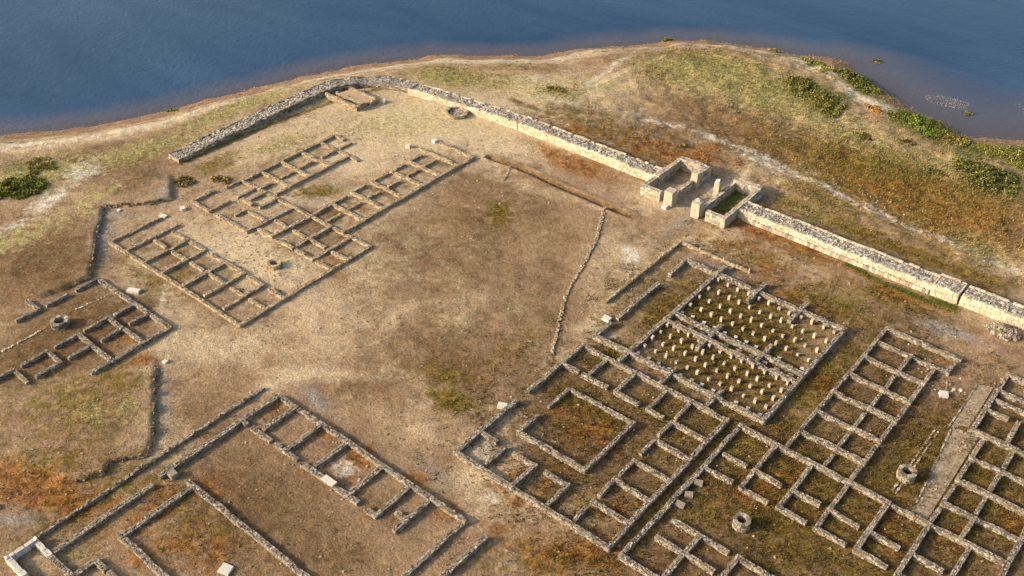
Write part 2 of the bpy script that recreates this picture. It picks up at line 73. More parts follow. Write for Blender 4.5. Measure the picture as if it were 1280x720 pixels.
# ground cover: (kind, x, y, 2x2 shape, strength) and lines (kind, half width, strength, points)
# kinds: 0 pale sand, 1 brown soil, 2 olive dry grass, 3 green, 4 rust, 5 chalk, 6 grey dust
PATCH=[(0,-92.9,97.0,0.037,0.034,0.060,-0.072,1.00),(0,-100.3,81.5,0.046,0.051,0.058,-0.071,0.85),(0,-86.9,112.2,0.071,0.056,0.109,-0.133,0.80),(0,-88.6,55.5,0.066,0.069,0.061,-0.140,0.90),(0,-96.4,65.4,0.033,0.067,0.145,-0.010,0.60),(0,-85.8,76.8,0.045,0.074,0.149,-0.016,0.60),(0,-82.8,119.1,0.081,0.059,0.117,-0.141,0.50),(0,-78.8,42.4,0.079,0.107,0.197,-0.238,0.60),(0,-82.8,96.0,0.061,0.052,0.095,-0.115,0.80),(0,-42.4,48.6,0.275,0.062,-0.012,-0.215,0.80),(0,-55.7,47.2,0.118,0.071,0.078,-0.327,0.35),(0,-55.5,99.2,0.136,0.087,0.134,-0.163,0.60),(0,-52.4,85.4,0.144,0.098,0.081,-0.098,0.50),(0,-47.2,79.5,0.229,0.154,0.217,-0.263,0.50),(0,-67.9,43.2,0.083,0.225,0.719,-0.062,0.50),(0,-16.1,101.4,0.308,0.048,0.022,-0.464,0.60),(0,-18.2,95.1,0.180,0.031,0.036,-0.492,0.40),(0,-46.0,95.1,0.159,0.074,0.117,-0.299,0.50),(0,-36.1,96.7,0.264,0.076,0.028,-0.444,0.40),(0,-94.8,44.1,0.189,0.144,0.015,-0.307,0.50),(0,-87.4,43.3,0.202,0.142,0.017,-0.320,0.60),(0,-77.8,62.3,0.048,0.052,0.069,-0.084,0.40),(0,-69.9,55.0,0.052,0.056,0.080,-0.097,0.45),(0,-64.0,65.5,0.090,0.083,0.111,-0.134,0.35),(0,-51.7,115.7,0.127,0.044,-0.004,-0.349,0.50),(0,-66.0,17.3,0.130,0.224,0.258,-0.311,0.40),(0,-67.9,31.6,0.072,0.326,0.388,0.013,0.50),(0,-35.0,48.6,0.170,0.041,0.016,-0.395,0.35),(0,-102.8,51.6,0.070,0.156,0.272,-0.055,0.40),(1,-105.3,39.6,0.051,0.122,0.122,-0.048,0.80),(1,-113.2,58.1,0.088,0.193,0.242,-0.038,0.60),(1,-103.6,60.7,0.146,0.198,0.165,-0.200,0.20),(1,-79.0,111.8,0.120,0.074,0.072,-0.217,0.55),(1,-67.3,113.4,0.104,0.068,0.123,-0.150,0.60),(1,-63.3,124.7,0.092,0.054,0.116,-0.140,0.50),(1,-68.3,104.9,0.135,0.063,0.013,-0.503,0.60),(1,-74.7,83.3,0.121,0.106,0.058,-0.071,0.40),(1,-54.4,57.5,0.123,0.087,0.072,-0.156,0.70),(1,-60.4,54.2,0.121,0.120,0.130,-0.157,0.35),(1,-57.5,69.0,0.142,0.118,0.091,-0.111,0.40),(1,-64.1,80.1,0.198,0.160,0.077,-0.094,0.30),(1,-70.0,92.4,0.165,0.081,0.013,-0.713,0.55),(1,-92.1,36.7,0.051,0.187,0.182,0.009,0.80),(1,-91.4,32.0,0.059,0.238,0.188,0.009,0.80),(1,-77.0,29.6,0.119,0.187,0.100,-0.121,0.50),(1,-56.3,31.0,0.100,0.028,-0.007,-0.237,0.55),(1,-47.0,38.7,0.208,0.039,-0.026,-0.332,0.50),(1,-47.0,33.0,0.166,0.182,0.195,-0.236,0.60),(1,-38.0,81.4,0.141,0.030,-0.027,-0.198,0.50),(1,-35.8,74.5,0.169,0.035,-0.021,-0.216,0.50),(1,-21.5,78.4,0.167,0.078,0.097,-0.117,0.60),(1,-20.3,65.7,0.106,0.011,-0.010,-0.174,0.70),(1,-26.2,55.9,0.151,0.094,0.106,-0.127,0.60),(1,-13.4,76.6,0.214,0.086,0.093,-0.112,0.50),(1,-6.7,74.5,0.175,0.061,0.102,-0.124,0.70),(1,-41.0,56.5,0.114,0.088,0.089,-0.108,0.55),(1,-37.6,65.2,0.136,0.032,-0.008,-0.161,0.60),(1,-46.3,44.1,0.302,0.053,-0.020,-0.180,0.30),(1,-29.8,88.2,0.194,0.050,0.023,-0.237,0.30),(1,-44.0,63.0,0.164,0.122,0.181,-0.219,0.50),(1,-37.2,119.5,0.083,0.018,-0.039,-0.209,0.50),(1,-54.2,122.6,0.131,0.070,0.110,-0.134,0.50),(1,-9.7,63.9,0.177,0.073,0.195,-0.236,0.50),(1,-19.6,56.8,0.186,0.101,0.192,-0.232,0.40),(1,-76.1,24.8,0.179,0.299,0.209,-0.252,0.30),(1,-68.4,18.6,0.104,0.239,0.428,-0.320,0.30),(1,-75.0,68.9,0.525,0.520,0.472,-0.571,0.60),(1,-61.6,72.5,0.512,0.431,0.813,-0.983,0.40),(1,-82.5,62.7,0.173,0.194,0.191,-0.232,0.20),(1,-86.6,69.0,0.208,0.377,0.663,-0.072,0.80),(1,-85.5,60.2,0.270,0.319,0.316,-0.383,0.50),(1,-82.3,50.5,0.231,0.294,0.288,-0.349,0.40),(1,-89.6,77.5,0.074,0.125,0.467,-0.043,0.30),(1,-91.0,51.4,0.191,0.150,0.042,-0.406,0.30),(2,-37.2,122.1,0.063,0.016,-0.004,-0.112,0.80),(2,-24.4,122.4,0.133,0.024,-0.004,-0.105,0.70),(2,-67.7,137.1,0.082,0.039,0.039,-0.136,0.70),(2,-56.9,135.1,0.101,0.038,0.023,-0.241,0.55),(2,-102.6,107.6,0.137,0.108,0.097,-0.300,0.70),(2,-120.8,80.7,0.064,0.117,0.527,-0.027,0.70),(2,-119.3,62.9,0.064,0.136,0.374,-0.048,0.70),(2,-123.8,52.0,0.066,0.148,0.237,-0.075,0.70),(2,-108.8,67.2,0.142,0.270,0.473,-0.079,0.70),(2,-106.4,76.5,0.120,0.185,0.522,-0.181,0.45),(2,-92.7,71.1,0.216,0.267,0.470,-0.406,0.90),(2,-70.9,82.8,0.467,0.395,0.192,-0.232,0.80),(2,-54.8,55.6,0.279,0.201,0.300,-0.641,0.60),(2,-52.1,53.2,0.355,0.190,0.145,-0.659,1.00),(2,-52.4,64.2,0.133,0.228,0.586,-0.090,0.40),(2,-76.3,131.9,0.117,0.063,0.049,-0.169,0.60),(2,-85.8,114.8,0.257,0.197,0.387,-0.469,0.70),(2,-97.1,116.8,0.099,0.082,0.355,-0.430,0.40),(2,-80.4,28.2,0.086,0.142,0.117,-0.141,0.50),(2,-75.4,22.7,0.089,0.154,0.258,-0.312,0.50),(2,-79.9,33.3,0.175,0.268,0.269,-0.325,0.60),(2,-44.3,69.2,0.233,0.351,0.655,-0.124,0.90),(2,-43.8,77.5,0.296,0.401,0.871,-0.160,0.80),(2,-40.6,61.2,0.238,0.062,-0.013,-0.486,0.70),(2,-33.9,65.3,0.209,0.043,-0.016,-0.321,0.50),(2,-35.9,77.9,0.130,0.034,0.001,-0.202,0.60),(2,-35.3,85.5,0.162,0.040,-0.007,-0.246,0.60),(2,-29.7,92.0,0.191,0.048,0.023,-0.272,0.70),(2,-25.5,97.4,0.194,0.042,0.034,-0.539,0.70),(2,-25.0,80.2,0.486,0.006,-0.049,-0.125,0.70),(2,-12.8,77.1,0.258,0.102,0.158,-0.191,0.60),(2,-13.5,71.3,0.188,0.079,0.169,-0.204,0.60),(2,-20.3,59.6,0.168,0.019,-0.008,-0.370,0.60),(2,-21.7,68.4,0.103,0.014,-0.005,-0.245,0.45),(2,-6.0,72.6,0.201,0.023,0.036,-0.200,0.50),(2,-14.2,65.8,0.131,0.012,-0.002,-0.264,0.45),(2,-29.1,66.4,0.630,0.025,-0.048,-0.169,0.60),(2,-28.4,54.1,0.682,0.006,-0.047,-0.198,0.80),(2,-31.8,44.5,0.146,0.112,0.313,-0.379,0.50),(2,-17.1,57.8,0.222,0.114,0.309,-0.373,0.60),(2,-25.1,56.8,0.305,0.184,0.180,-0.218,0.50),(2,-58.7,26.7,0.217,0.298,0.246,-0.297,0.50),(2,-60.7,27.3,0.116,0.038,-0.004,-0.570,0.50),(2,-35.0,51.0,0.190,0.016,-0.050,-0.297,0.30),(2,-99.3,88.5,0.100,0.103,0.220,-0.267,0.25),(2,-24.8,112.6,0.124,0.019,-0.048,-0.288,0.60),(2,-36.2,107.8,0.129,0.032,-0.016,-0.354,0.70),(2,-37.6,99.8,0.258,0.075,0.021,-0.428,0.60),(2,-46.6,92.4,0.159,0.076,0.216,-0.546,0.40),(2,-41.3,94.6,0.171,0.055,0.029,-0.414,0.50),(2,-74.2,109.2,0.086,0.042,0.003,-0.240,0.40),(2,-68.4,23.4,0.036,0.158,0.331,-0.031,0.50),(2,-65.9,26.7,0.054,0.279,0.509,0.010,0.50),(2,-63.9,19.0,0.079,0.393,0.712,-0.089,0.40),(2,-90.4,48.7,0.258,0.358,0.341,-0.412,0.40),(2,-92.6,45.9,0.152,0.128,0.074,-0.606,0.40),(3,-122.9,46.6,0.155,0.277,0.268,-0.324,1.00),(3,-128.2,49.3,0.137,0.246,0.301,-0.364,0.60),(3,-51.9,148.3,0.232,0.058,-0.085,-0.281,1.00),(3,-56.3,139.2,0.143,0.056,0.060,-0.297,0.80),(3,-38.4,140.4,0.197,0.054,0.023,-0.282,1.00),(3,-28.3,139.5,0.155,0.047,0.145,-0.264,0.80),(3,-24.8,131.0,0.200,0.051,0.071,-0.217,0.70),(3,-75.8,138.3,0.219,0.134,0.208,-0.252,0.50),(3,-70.2,138.9,0.179,0.087,0.091,-0.325,0.45),(3,-60.5,150.5,0.588,0.289,0.517,-0.627,1.00),(3,-57.6,148.1,0.722,0.349,0.536,-0.650,1.00),(3,-67.2,149.4,0.679,0.360,0.666,-0.808,0.80),(3,-103.0,108.0,0.232,0.213,0.275,-0.333,0.40),(3,-60.0,130.8,0.370,0.202,0.403,-0.489,0.40),(3,-20.1,100.3,0.593,0.107,0.109,-2.126,1.00),(3,-24.6,99.7,0.288,0.057,0.044,-2.108,0.90),(3,-49.0,103.3,0.364,0.522,1.009,0.010,0.90),(3,-49.2,105.7,0.438,0.613,0.996,0.011,0.90),(3,-48.3,99.0,0.470,0.168,0.072,-1.425,0.50),(3,-43.6,68.1,0.492,0.746,1.157,-0.224,0.50),(3,-34.5,70.0,0.479,0.098,-0.084,-1.114,0.50),(3,-58.6,23.7,2.889,4.135,2.515,-3.037,0.80),(3,-37.7,125.9,0.156,0.046,0.041,-0.319,0.40),(3,-54.1,132.3,0.135,0.056,0.111,-0.367,0.30),(3,-119.0,58.8,0.260,0.399,0.490,-0.594,0.30),(3,-111.5,91.8,0.185,0.202,0.780,-0.947,0.60),(3,-113.5,84.0,0.155,0.280,1.517,0.012,0.60),(3,-12.8,73.2,0.438,0.178,0.542,-0.655,0.30),(3,-20.8,60.4,0.633,0.340,0.705,-0.852,0.30),(3,-30.1,92.7,0.372,0.114,0.189,-0.795,0.40),(4,-73.6,20.1,0.139,0.188,0.246,-0.470,1.30),(4,-73.9,19.5,0.208,0.283,0.386,-0.737,1.30),(4,-69.0,21.7,0.191,0.315,0.435,-0.525,0.70),(4,-59.9,110.2,0.190,0.107,0.158,-0.281,0.90),(4,-70.7,98.7,0.179,0.085,-0.003,-0.539,0.90),(4,-76.8,99.4,0.254,0.130,-0.006,-0.870,0.60),(4,-44.3,100.0,0.164,0.054,0.028,-0.578,0.90),(4,-36.9,100.4,0.208,0.055,-0.006,-0.505,0.60),(4,-24.6,79.3,0.480,0.033,-0.220,-0.844,0.90),(4,-70.9,102.8,0.133,0.065,0.017,-0.507,0.50),(4,-27.8,125.9,0.170,0.033,-0.011,-0.196,0.40),(4,-40.8,127.7,0.131,0.040,0.033,-0.272,0.30),(4,-38.2,92.9,0.349,0.107,0.049,-0.638,0.40),(4,-32.8,90.4,0.223,0.062,0.043,-0.482,0.50),(4,-24.1,98.6,0.195,0.041,0.046,-0.801,0.50),(4,-78.7,105.5,0.145,0.093,0.117,-0.340,0.50),(4,-20.1,118.7,0.221,0.036,-0.007,-0.269,0.40),(4,-57.5,126.2,0.190,0.104,0.215,-0.260,0.30),(4,-81.2,37.0,0.347,0.513,0.718,-0.868,0.70),(4,-64.6,41.0,0.683,0.821,0.406,-0.490,0.70),(4,-58.6,42.0,0.623,0.695,0.426,-0.515,0.50),(4,-53.5,41.9,0.677,0.411,0.196,-0.751,1.00),(4,-47.5,43.2,0.613,0.593,0.414,-0.501,0.70),(4,-42.7,42.3,0.519,0.477,0.505,-0.610,0.60),(4,-86.0,37.3,0.133,0.462,0.626,0.009,0.50),(4,-39.9,58.9,0.301,0.079,-0.006,-0.403,0.50),(4,-31.3,46.0,0.168,0.126,0.258,-0.312,0.60),(4,-22.2,61.6,0.237,0.060,0.108,-0.507,0.60),(4,-11.8,65.5,0.291,0.500,0.487,-0.099,0.60),(4,-6.7,68.6,0.718,0.265,0.530,-0.640,0.70),(4,-3.5,73.5,0.727,0.236,0.290,-0.350,0.80),(4,-20.8,66.6,0.246,0.307,0.848,-0.260,0.50),(4,-62.4,26.0,0.060,0.237,0.347,-0.045,0.50),(4,-39.5,47.3,0.319,0.039,-0.029,-0.207,0.40),(4,-31.7,51.4,0.384,0.272,0.355,-0.429,0.60),(4,-85.8,71.1,0.336,0.359,0.339,-0.411,0.40),(4,-78.5,61.7,0.358,0.392,0.200,-0.242,0.30),(4,-16.4,90.6,0.196,0.075,0.255,-0.308,0.30),(4,-15.7,80.3,0.412,0.168,0.290,-0.351,0.30),(4,-62.3,20.3,0.206,0.324,0.384,-0.464,0.30),(4,-58.6,23.4,0.108,0.156,0.258,-0.312,0.50),(4,-57.4,58.4,0.217,0.200,0.355,-0.429,0.12),(4,-53.3,39.7,0.285,0.121,0.048,-0.595,0.40),(4,-42.8,95.5,0.125,0.048,0.091,-0.414,0.40),(4,-39.0,94.3,0.172,0.063,0.096,-0.427,0.30),(5,-121.3,54.1,0.203,0.398,0.324,-0.180,1.00),(5,-117.2,47.0,0.093,0.318,0.550,0.100,0.60),(5,-115.1,41.5,0.090,0.253,0.855,-0.135,0.50),(5,-52.7,85.6,0.615,0.820,0.642,-0.088,0.80),(5,-53.5,40.0,0.658,0.711,0.715,-0.864,0.70),(5,-40.9,45.9,1.051,0.904,0.854,-1.031,0.60),(5,-45.6,50.0,0.954,0.469,0.096,-0.404,0.30),(5,-92.3,115.0,0.205,0.166,0.370,-0.449,0.40),(5,-84.7,125.0,0.076,0.100,1.357,0.121,0.50),(5,-50.4,115.4,0.221,0.070,-0.060,-0.829,0.50),(5,-96.1,38.7,2.022,3.303,0.432,-0.522,0.10),(5,-89.3,45.1,2.283,2.946,0.461,-0.746,0.50),(5,-54.9,106.2,0.419,0.608,0.309,0.012,0.40),(5,-46.9,141.6,0.238,0.062,-0.121,-0.672,0.60),(5,-69.3,116.5,0.129,0.063,0.121,-0.841,0.40),(5,-84.2,112.6,0.115,0.075,0.242,-0.744,0.40),(6,-18.4,95.8,0.310,0.054,0.060,-0.848,0.70),(6,-51.9,97.2,0.082,0.129,1.014,0.025,0.50),(6,-104.3,47.0,0.450,0.581,0.090,-0.204,0.60),(6,-108.3,50.7,0.223,0.347,0.431,-0.522,0.50),(6,-91.5,70.7,0.121,0.200,0.441,-0.101,0.40),(6,-47.0,44.9,0.397,0.106,-0.038,-1.177,0.50),(6,-62.6,44.5,0.338,0.133,-0.030,-1.093,0.60),(6,-43.3,51.9,0.140,0.270,1.302,-0.276,0.40),(6,-71.4,17.3,0.184,0.333,0.597,-0.721,0.60),(6,-107.2,57.7,0.567,0.812,0.272,-0.330,0.60),(6,-73.4,34.1,0.747,1.069,0.117,-0.141,0.50),(6,-42.6,89.3,0.207,0.066,0.028,-0.823,0.50),(1,-19.9,64.8,0.060,0.008,-0.000,-0.099,1.10),(1,-10.2,74.1,0.090,0.034,0.060,-0.073,1.10),(1,-38.7,58.5,0.086,0.016,-0.012,-0.100,0.85),(1,-36.6,79.0,0.098,0.022,-0.009,-0.119,1.10),(1,-55.3,31.9,0.073,0.020,-0.006,-0.160,0.70),(1,-21.4,53.1,0.065,0.038,0.160,-0.193,0.80),(1,-20.6,83.9,0.029,0.067,0.182,-0.003,0.80),(2,-19.9,64.8,0.065,0.008,-0.000,-0.108,0.55),(2,-9.0,75.0,0.113,0.042,0.071,-0.086,0.55),(2,-36.6,79.0,0.106,0.024,-0.010,-0.137,0.70),(1,-69.4,71.4,0.070,0.052,0.030,-0.071,0.50),(1,-54.4,42.7,0.152,0.160,0.158,-0.191,0.30),(1,-49.9,68.0,0.229,0.176,0.083,-0.101,0.40),(1,-38.3,45.9,0.180,0.150,0.122,-0.148,0.30),(1,-77.3,86.3,0.101,0.088,0.159,-0.193,0.50),(1,-68.1,85.0,0.127,0.103,0.088,-0.107,0.50),(7,-69.6,135.5,0.090,0.046,0.056,-0.149,0.90),(7,-54.1,132.3,0.092,0.034,0.026,-0.249,0.60),(7,-77.0,135.3,0.164,0.103,0.211,-0.256,0.80),(7,-102.6,107.6,0.122,0.099,0.115,-0.285,0.80),(7,-120.1,80.2,0.054,0.100,0.472,-0.025,0.80),(7,-120.2,62.1,0.056,0.117,0.432,-0.086,0.80),(7,-124.6,51.3,0.071,0.148,0.242,-0.134,0.70),(7,-93.3,112.2,0.106,0.081,0.123,-0.229,0.50),(7,-43.6,131.3,0.112,0.033,-0.000,-0.270,0.60),(7,-61.3,133.2,0.128,0.058,0.059,-0.198,0.80),(7,-31.8,130.8,0.161,0.041,0.036,-0.313,0.50),(7,-81.7,121.8,0.130,0.093,0.227,-0.275,0.40),(7,-112.3,49.8,0.058,0.186,0.405,0.062,0.50),(7,-112.6,40.1,0.060,0.171,0.380,-0.064,0.60),(7,-98.4,92.5,0.067,0.067,0.130,-0.158,0.30),(7,-106.4,76.5,0.079,0.122,0.419,-0.145,0.40),(7,-20.5,114.0,0.225,0.028,-0.072,-0.409,0.40),(7,-40.6,107.8,0.245,0.067,-0.030,-0.692,0.30),(7,-86.3,113.4,0.114,0.075,0.148,-0.460,0.50),(7,-75.8,30.6,0.121,0.185,0.289,-0.350,0.30),(7,-97.6,88.4,0.102,0.103,0.223,-0.270,0.30),(1,-92.4,50.2,0.087,0.061,0.008,-0.335,0.55),(1,-102.0,72.8,0.050,0.095,0.292,-0.012,0.45),(1,-85.7,78.1,0.047,0.081,0.335,-0.012,0.50),(1,-85.1,65.0,0.122,0.075,-0.001,-0.344,0.50),(1,-97.7,61.3,0.153,0.197,0.243,-0.295,0.35),(1,-89.1,37.3,0.039,0.139,0.247,0.008,1.10),(1,-91.4,32.0,0.041,0.168,0.249,0.011,1.00),(1,-21.3,81.7,0.029,0.069,0.212,-0.002,0.70),(1,-63.8,121.0,0.071,0.037,0.052,-0.127,0.60),(1,-72.6,109.0,0.087,0.044,0.016,-0.235,0.60),(1,-81.9,107.7,0.141,0.093,0.111,-0.329,0.40),(1,-48.5,121.3,0.173,0.071,0.069,-0.209,0.40),(1,-57.4,58.4,0.087,0.063,0.058,-0.127,0.60),(1,-58.7,78.0,0.214,0.254,0.088,-0.030,0.40),(1,-45.2,83.1,0.231,0.147,0.143,-0.174,0.40),(1,-53.4,27.7,0.077,0.098,0.195,-0.235,0.50),(1,-68.4,18.6,0.051,0.166,0.242,-0.095,0.50),(1,-37.0,40.2,0.222,0.194,0.198,-0.239,0.30),(4,-30.7,119.7,0.087,0.018,-0.013,-0.133,0.38),(1,-71.0,79.1,0.116,0.083,0.056,-0.139,0.55),(1,-59.6,58.2,0.142,0.134,0.165,-0.199,0.60),(1,-51.4,61.7,0.229,0.190,0.130,-0.157,0.60),(1,-68.2,58.3,0.157,0.162,0.251,-0.304,0.35),(1,-61.1,82.6,0.202,0.155,0.126,-0.153,0.45),(1,-60.7,47.6,0.123,0.166,0.345,-0.246,0.40),(1,-70.6,36.4,0.063,0.201,0.296,-0.022,0.45),(1,-57.1,35.2,0.143,0.040,-0.018,-0.330,0.40),(1,-56.0,89.1,0.230,0.100,0.038,-0.438,0.40),(1,-54.8,119.0,0.094,0.041,0.049,-0.194,0.80),(0,-58.3,116.2,0.139,0.060,0.047,-0.319,0.50),(0,-49.3,113.5,0.180,0.057,-0.033,-0.510,0.50),(1,-68.4,123.9,0.125,0.065,0.082,-0.264,0.60),(1,-43.4,125.5,0.225,0.063,-0.023,-0.459,0.50),(4,-64.7,109.4,0.129,0.077,0.179,-0.320,0.50),(2,-29.9,117.8,0.088,0.018,-0.014,-0.154,0.80),(4,-21.5,119.9,0.157,0.027,-0.005,-0.178,0.45),(2,-40.4,114.2,0.122,0.032,-0.015,-0.212,0.70),]
TRACK=[(5,0.80,0.50,[(-61.7,117.5),(-56.4,117.3),(-51.0,116.8),(-45.4,115.2),(-38.0,114.0),(-29.0,113.0),(-22.8,112.4),(-13.1,111.5)]),(0,2.20,0.60,[(-61.7,117.5),(-56.4,117.3),(-51.0,116.8),(-45.4,115.2),(-38.0,114.0),(-29.0,113.0),(-22.8,112.4),(-13.1,111.5)]),(5,1.10,0.42,[(-138.1,46.7),(-136.2,50.4),(-129.7,59.0),(-124.9,69.2),(-122.5,81.9),(-119.8,92.4),(-116.9,100.1),(-114.0,104.4),(-109.6,111.2),(-99.4,119.6),(-93.7,125.1),(-90.2,133.8),(-81.0,144.4),(-71.6,149.6),(-64.1,149.5),(-56.3,148.1),(-51.9,144.4),(-46.4,142.2)]),(0,2.40,0.75,[(-138.1,46.7),(-136.2,50.4),(-129.7,59.0),(-124.9,69.2),(-122.5,81.9),(-119.8,92.4),(-116.9,100.1),(-114.0,104.4),(-109.6,111.2),(-99.4,119.6),(-93.7,125.1),(-90.2,133.8),(-81.0,144.4),(-71.6,149.6),(-64.1,149.5),(-56.3,148.1),(-51.9,144.4),(-46.4,142.2)]),(0,0.80,0.80,[(-83.2,119.6),(-82.0,128.9),(-80.7,136.3)]),(5,1.50,0.35,[(-114.9,43.4),(-118.9,51.4),(-123.0,57.6)]),(1,0.70,0.90,[(-81.0,92.5),(-77.3,92.9),(-74.5,93.0),(-68.6,92.5),(-63.5,92.6),(-61.0,92.6),(-57.2,92.8)]),(3,0.35,0.80,[(-31.7,100.4),(-27.5,99.7),(-22.6,99.4),(-19.1,100.0)]),(2,0.80,0.80,[(-31.6,100.1),(-27.3,99.4),(-22.5,99.1),(-19.0,99.7)]),(0,1.20,0.40,[(-46.3,88.3),(-45.4,75.3),(-45.5,70.8)]),(0,1.50,0.50,[(-49.4,94.1),(-50.0,85.3),(-49.1,75.9),(-48.3,65.9),(-46.9,57.5),(-44.7,50.7),(-41.1,46.0),(-34.9,41.9)]),(0,1.20,0.40,[(-55.0,96.6),(-62.6,91.3),(-79.4,88.7),(-87.6,84.7)]),(0,1.30,0.45,[(-46.0,55.2),(-58.7,52.4),(-68.2,44.5),(-78.8,42.4),(-88.7,43.2),(-98.2,52.0)]),(5,0.30,0.50,[(-90.9,46.3),(-87.2,43.5)]),(0,1.20,0.60,[(-51.1,97.9),(-51.2,104.0),(-52.0,118.4)]),(3,0.90,1.10,[(-49.5,101.1),(-49.7,106.5)]),(2,0.60,0.80,[(-107.8,98.5),(-110.0,93.8),(-111.9,78.1),(-112.6,64.1)]),(1,0.90,0.60,[(-89.8,108.0),(-71.9,108.0),(-61.6,106.7)]),(1,1.30,0.60,[(-43.8,107.6),(-29.8,107.4),(-17.2,107.2)]),(2,2.60,0.60,[(-44.0,107.9),(-29.9,107.7),(-17.3,107.5)]),]
SHORE = [(-330.0, -520.0), (-205.0, -120.0), (-168.0, 0.0), (-152.0, 36.0), (-142.3, 53.5), (-138.6, 57.7), (-134.2, 64.2), (-132.1, 69.0), (-130.1, 74.0), (-128.8, 79.0), (-126.9, 83.7), (-125.8, 87.5), (-124.2, 91.9), (-123.3, 95.3), (-121.6, 99.0), (-118.6, 105.2), (-115.6, 109.7), (-113.6, 112.5), (-113.0, 114.7), (-108.6, 117.9), (-102.3, 123.1), (-98.1, 126.5), (-96.2, 130.6), (-94.3, 133.9), (-91.0, 137.5), (-86.3, 142.7), (-85.1, 145.9), (-80.6, 149.1), (-75.6, 151.5), (-70.6, 153.5), (-65.0, 154.3), (-59.6, 156.6), (-57.5, 156.7), (-55.1, 153.8), (-52.1, 152.5), (-48.0, 149.9), (-45.1, 148.6), (-42.6, 147.2), (-37.9, 146.3), (-35.6, 145.0), (-33.9, 143.8), (-31.6, 144.4), (-26.3, 148.5), (-18.0, 153.0), (10.0, 170.0), (120.0, 230.0), (700.0, 520.0)]
WATER_Z = -1.6
WELLS = [(-83.6, 56.6), (-93.0, 34.5), (-13.0, 72.2), (-21.8, 57.5)]

# ------------------------------------------------------------------ small helpers
def vnoise(x, y, seed=0):
    x = np.asarray(x, float); y = np.asarray(y, float)
    xi = np.floor(x).astype(np.int64); yi = np.floor(y).astype(np.int64)
    xf = x - xi; yf = y - yi
    xf = xf * xf * (3 - 2 * xf); yf = yf * yf * (3 - 2 * yf)
    def h(a, b):
        n = (a * 374761393 + b * 668265263 + seed * 1442695041) & 0x7fffffff
        n = ((n ^ (n >> 13)) * 1274126177) & 0x7fffffff
        return ((n ^ (n >> 16)) & 0xffff) / 65535.0
    return (h(xi, yi) * (1 - xf) + h(xi + 1, yi) * xf) * (1 - yf) + (h(xi, yi + 1) * (1 - xf) + h(xi + 1, yi + 1) * xf) * yf

def fbm(x, y, seed=0, oct=3):
    s = 0; a = .5; t = 0
    for k in range(oct):
        s = s + a * vnoise(x * 2 ** k, y * 2 ** k, seed + k); t += a; a *= .5
    return s / t

def sstep(a, b, x):
    t = np.clip((x - a) / (b - a), 0, 1)
    return t * t * (3 - 2 * t)

def seg_dist(x, y, pts, closed=False):
    d = np.full(x.shape, 1e9)
    P = list(pts) + ([pts[0]] if closed else [])
    for (ax, ay), (bx, by) in zip(P[:-1], P[1:]):
        dx, dy = bx - ax, by - ay
        t = np.clip(((x - ax) * dx + (y - ay) * dy) / (dx * dx + dy * dy + 1e-9), 0, 1)
        d = np.minimum(d, np.hypot(x - ax - t * dx, y - ay - t * dy))
    return d

def inside(x, y, pts):
    r = np.zeros(x.shape, bool)
    n = len(pts)
    for i in range(n):
        (ax, ay), (bx, by) = pts[i], pts[(i + 1) % n]
        if ay == by: continue
        c = ((ay > y) != (by > y)) & (x < (bx - ax) * (y - ay) / (by - ay) + ax)
        r ^= c
    return r

LAND = SHORE + [(2500, 900), (2500, -2500), (-900, -2500)]
CUT1 = [(-111.9, 62.1), (-105.4, 57.7), (-106.5, 55.5), (-110.4, 51.0), (-105.7, 47.1), (-98.2, 41.4), (-98.6, 38.8), (-99.3, 35.8), (-102.0, 33.0)]
FIELD1 = CUT1 + [(-112, 28), (-130, 40), (-122, 58)]
CUT2 = [(-80.9, 38.6), (-79.3, 37.3), (-74.7, 34.0), (-70.1, 30.7), (-68.9, 29.1), (-69.9, 27.8), (-70.8, 26.5), (-70.0, 25.2), (-71.2, 23.0), (-73.0, 20.5)]
FIELD2 = CUT2 + [(-86, 14), (-90, 24), (-85.6, 30)]
TRENCH = [(-81.0, 92.5), (-77.3, 92.9), (-74.5, 93.0), (-68.6, 92.5), (-63.5, 92.6), (-61.0, 92.6), (-57.5, 92.8)]

def shore_sd(x, y):
    d = seg_dist(x, y, SHORE)
    d = np.where(inside(x, y, LAND), d, -d)
    return d + (fbm(x * .35, y * .35, 5) - .5) * 1.6

def terrain(x, y, sd=None):
    x = np.asarray(x, float); y = np.asarray(y, float)
    if sd is None: sd = shore_sd(x, y)
    near = np.clip(sd, 0, 9) / 9
    z = WATER_Z * (1 - (near * (2 - near)) ** .9)
    z = np.where(sd < 0, WATER_Z + np.maximum(sd * .11, -4), z)
    rough = (fbm(x * .12, y * .12, 1) - .5) * .22 + (fbm(x * .7, y * .7, 2) - .5) * .10
    z = z + rough * sstep(-1, 4, sd)
    # rough hummocks on the vegetated slope outside the gate
    out = sstep(104, 112, y) * sstep(-95, -70, x)
    z = z + out * ((fbm(x * .28, y * .28, 7) - .5) * .9 + (fbm(x * 1.1, y * 1.1, 8) - .5) * .30) * sstep(1, 6, sd)
    for F, C, hgt in ((FIELD1, CUT1, .42), (FIELD2, CUT2, .38)):
        dd = seg_dist(x, y, C)
        s = np.where(inside(x, y, F), dd, -dd) + (fbm(x * 1.1, y * 1.1, 3) - .5) * .5
        edge = seg_dist(x, y, F[len(C) - 1:] + [F[0]])
        z = z + hgt * sstep(-.08, .2, s) * np.exp(-np.maximum(dd - 2, 0) / 14) * np.where(inside(x, y, F), sstep(0, 3.5, edge), 0)
    td = seg_dist(x, y, TRENCH)
    z = z - .38 * sstep(.55, .15, td) + .12 * np.exp(-((td - .8) / .35) ** 2)
    for wx, wy in WELLS:
        z = np.where(np.hypot(x - wx, y - wy) < .5, -3.2, z)
    return z

def tz(x, y):
    return float(terrain(np.array([x]), np.array([y]))[0])

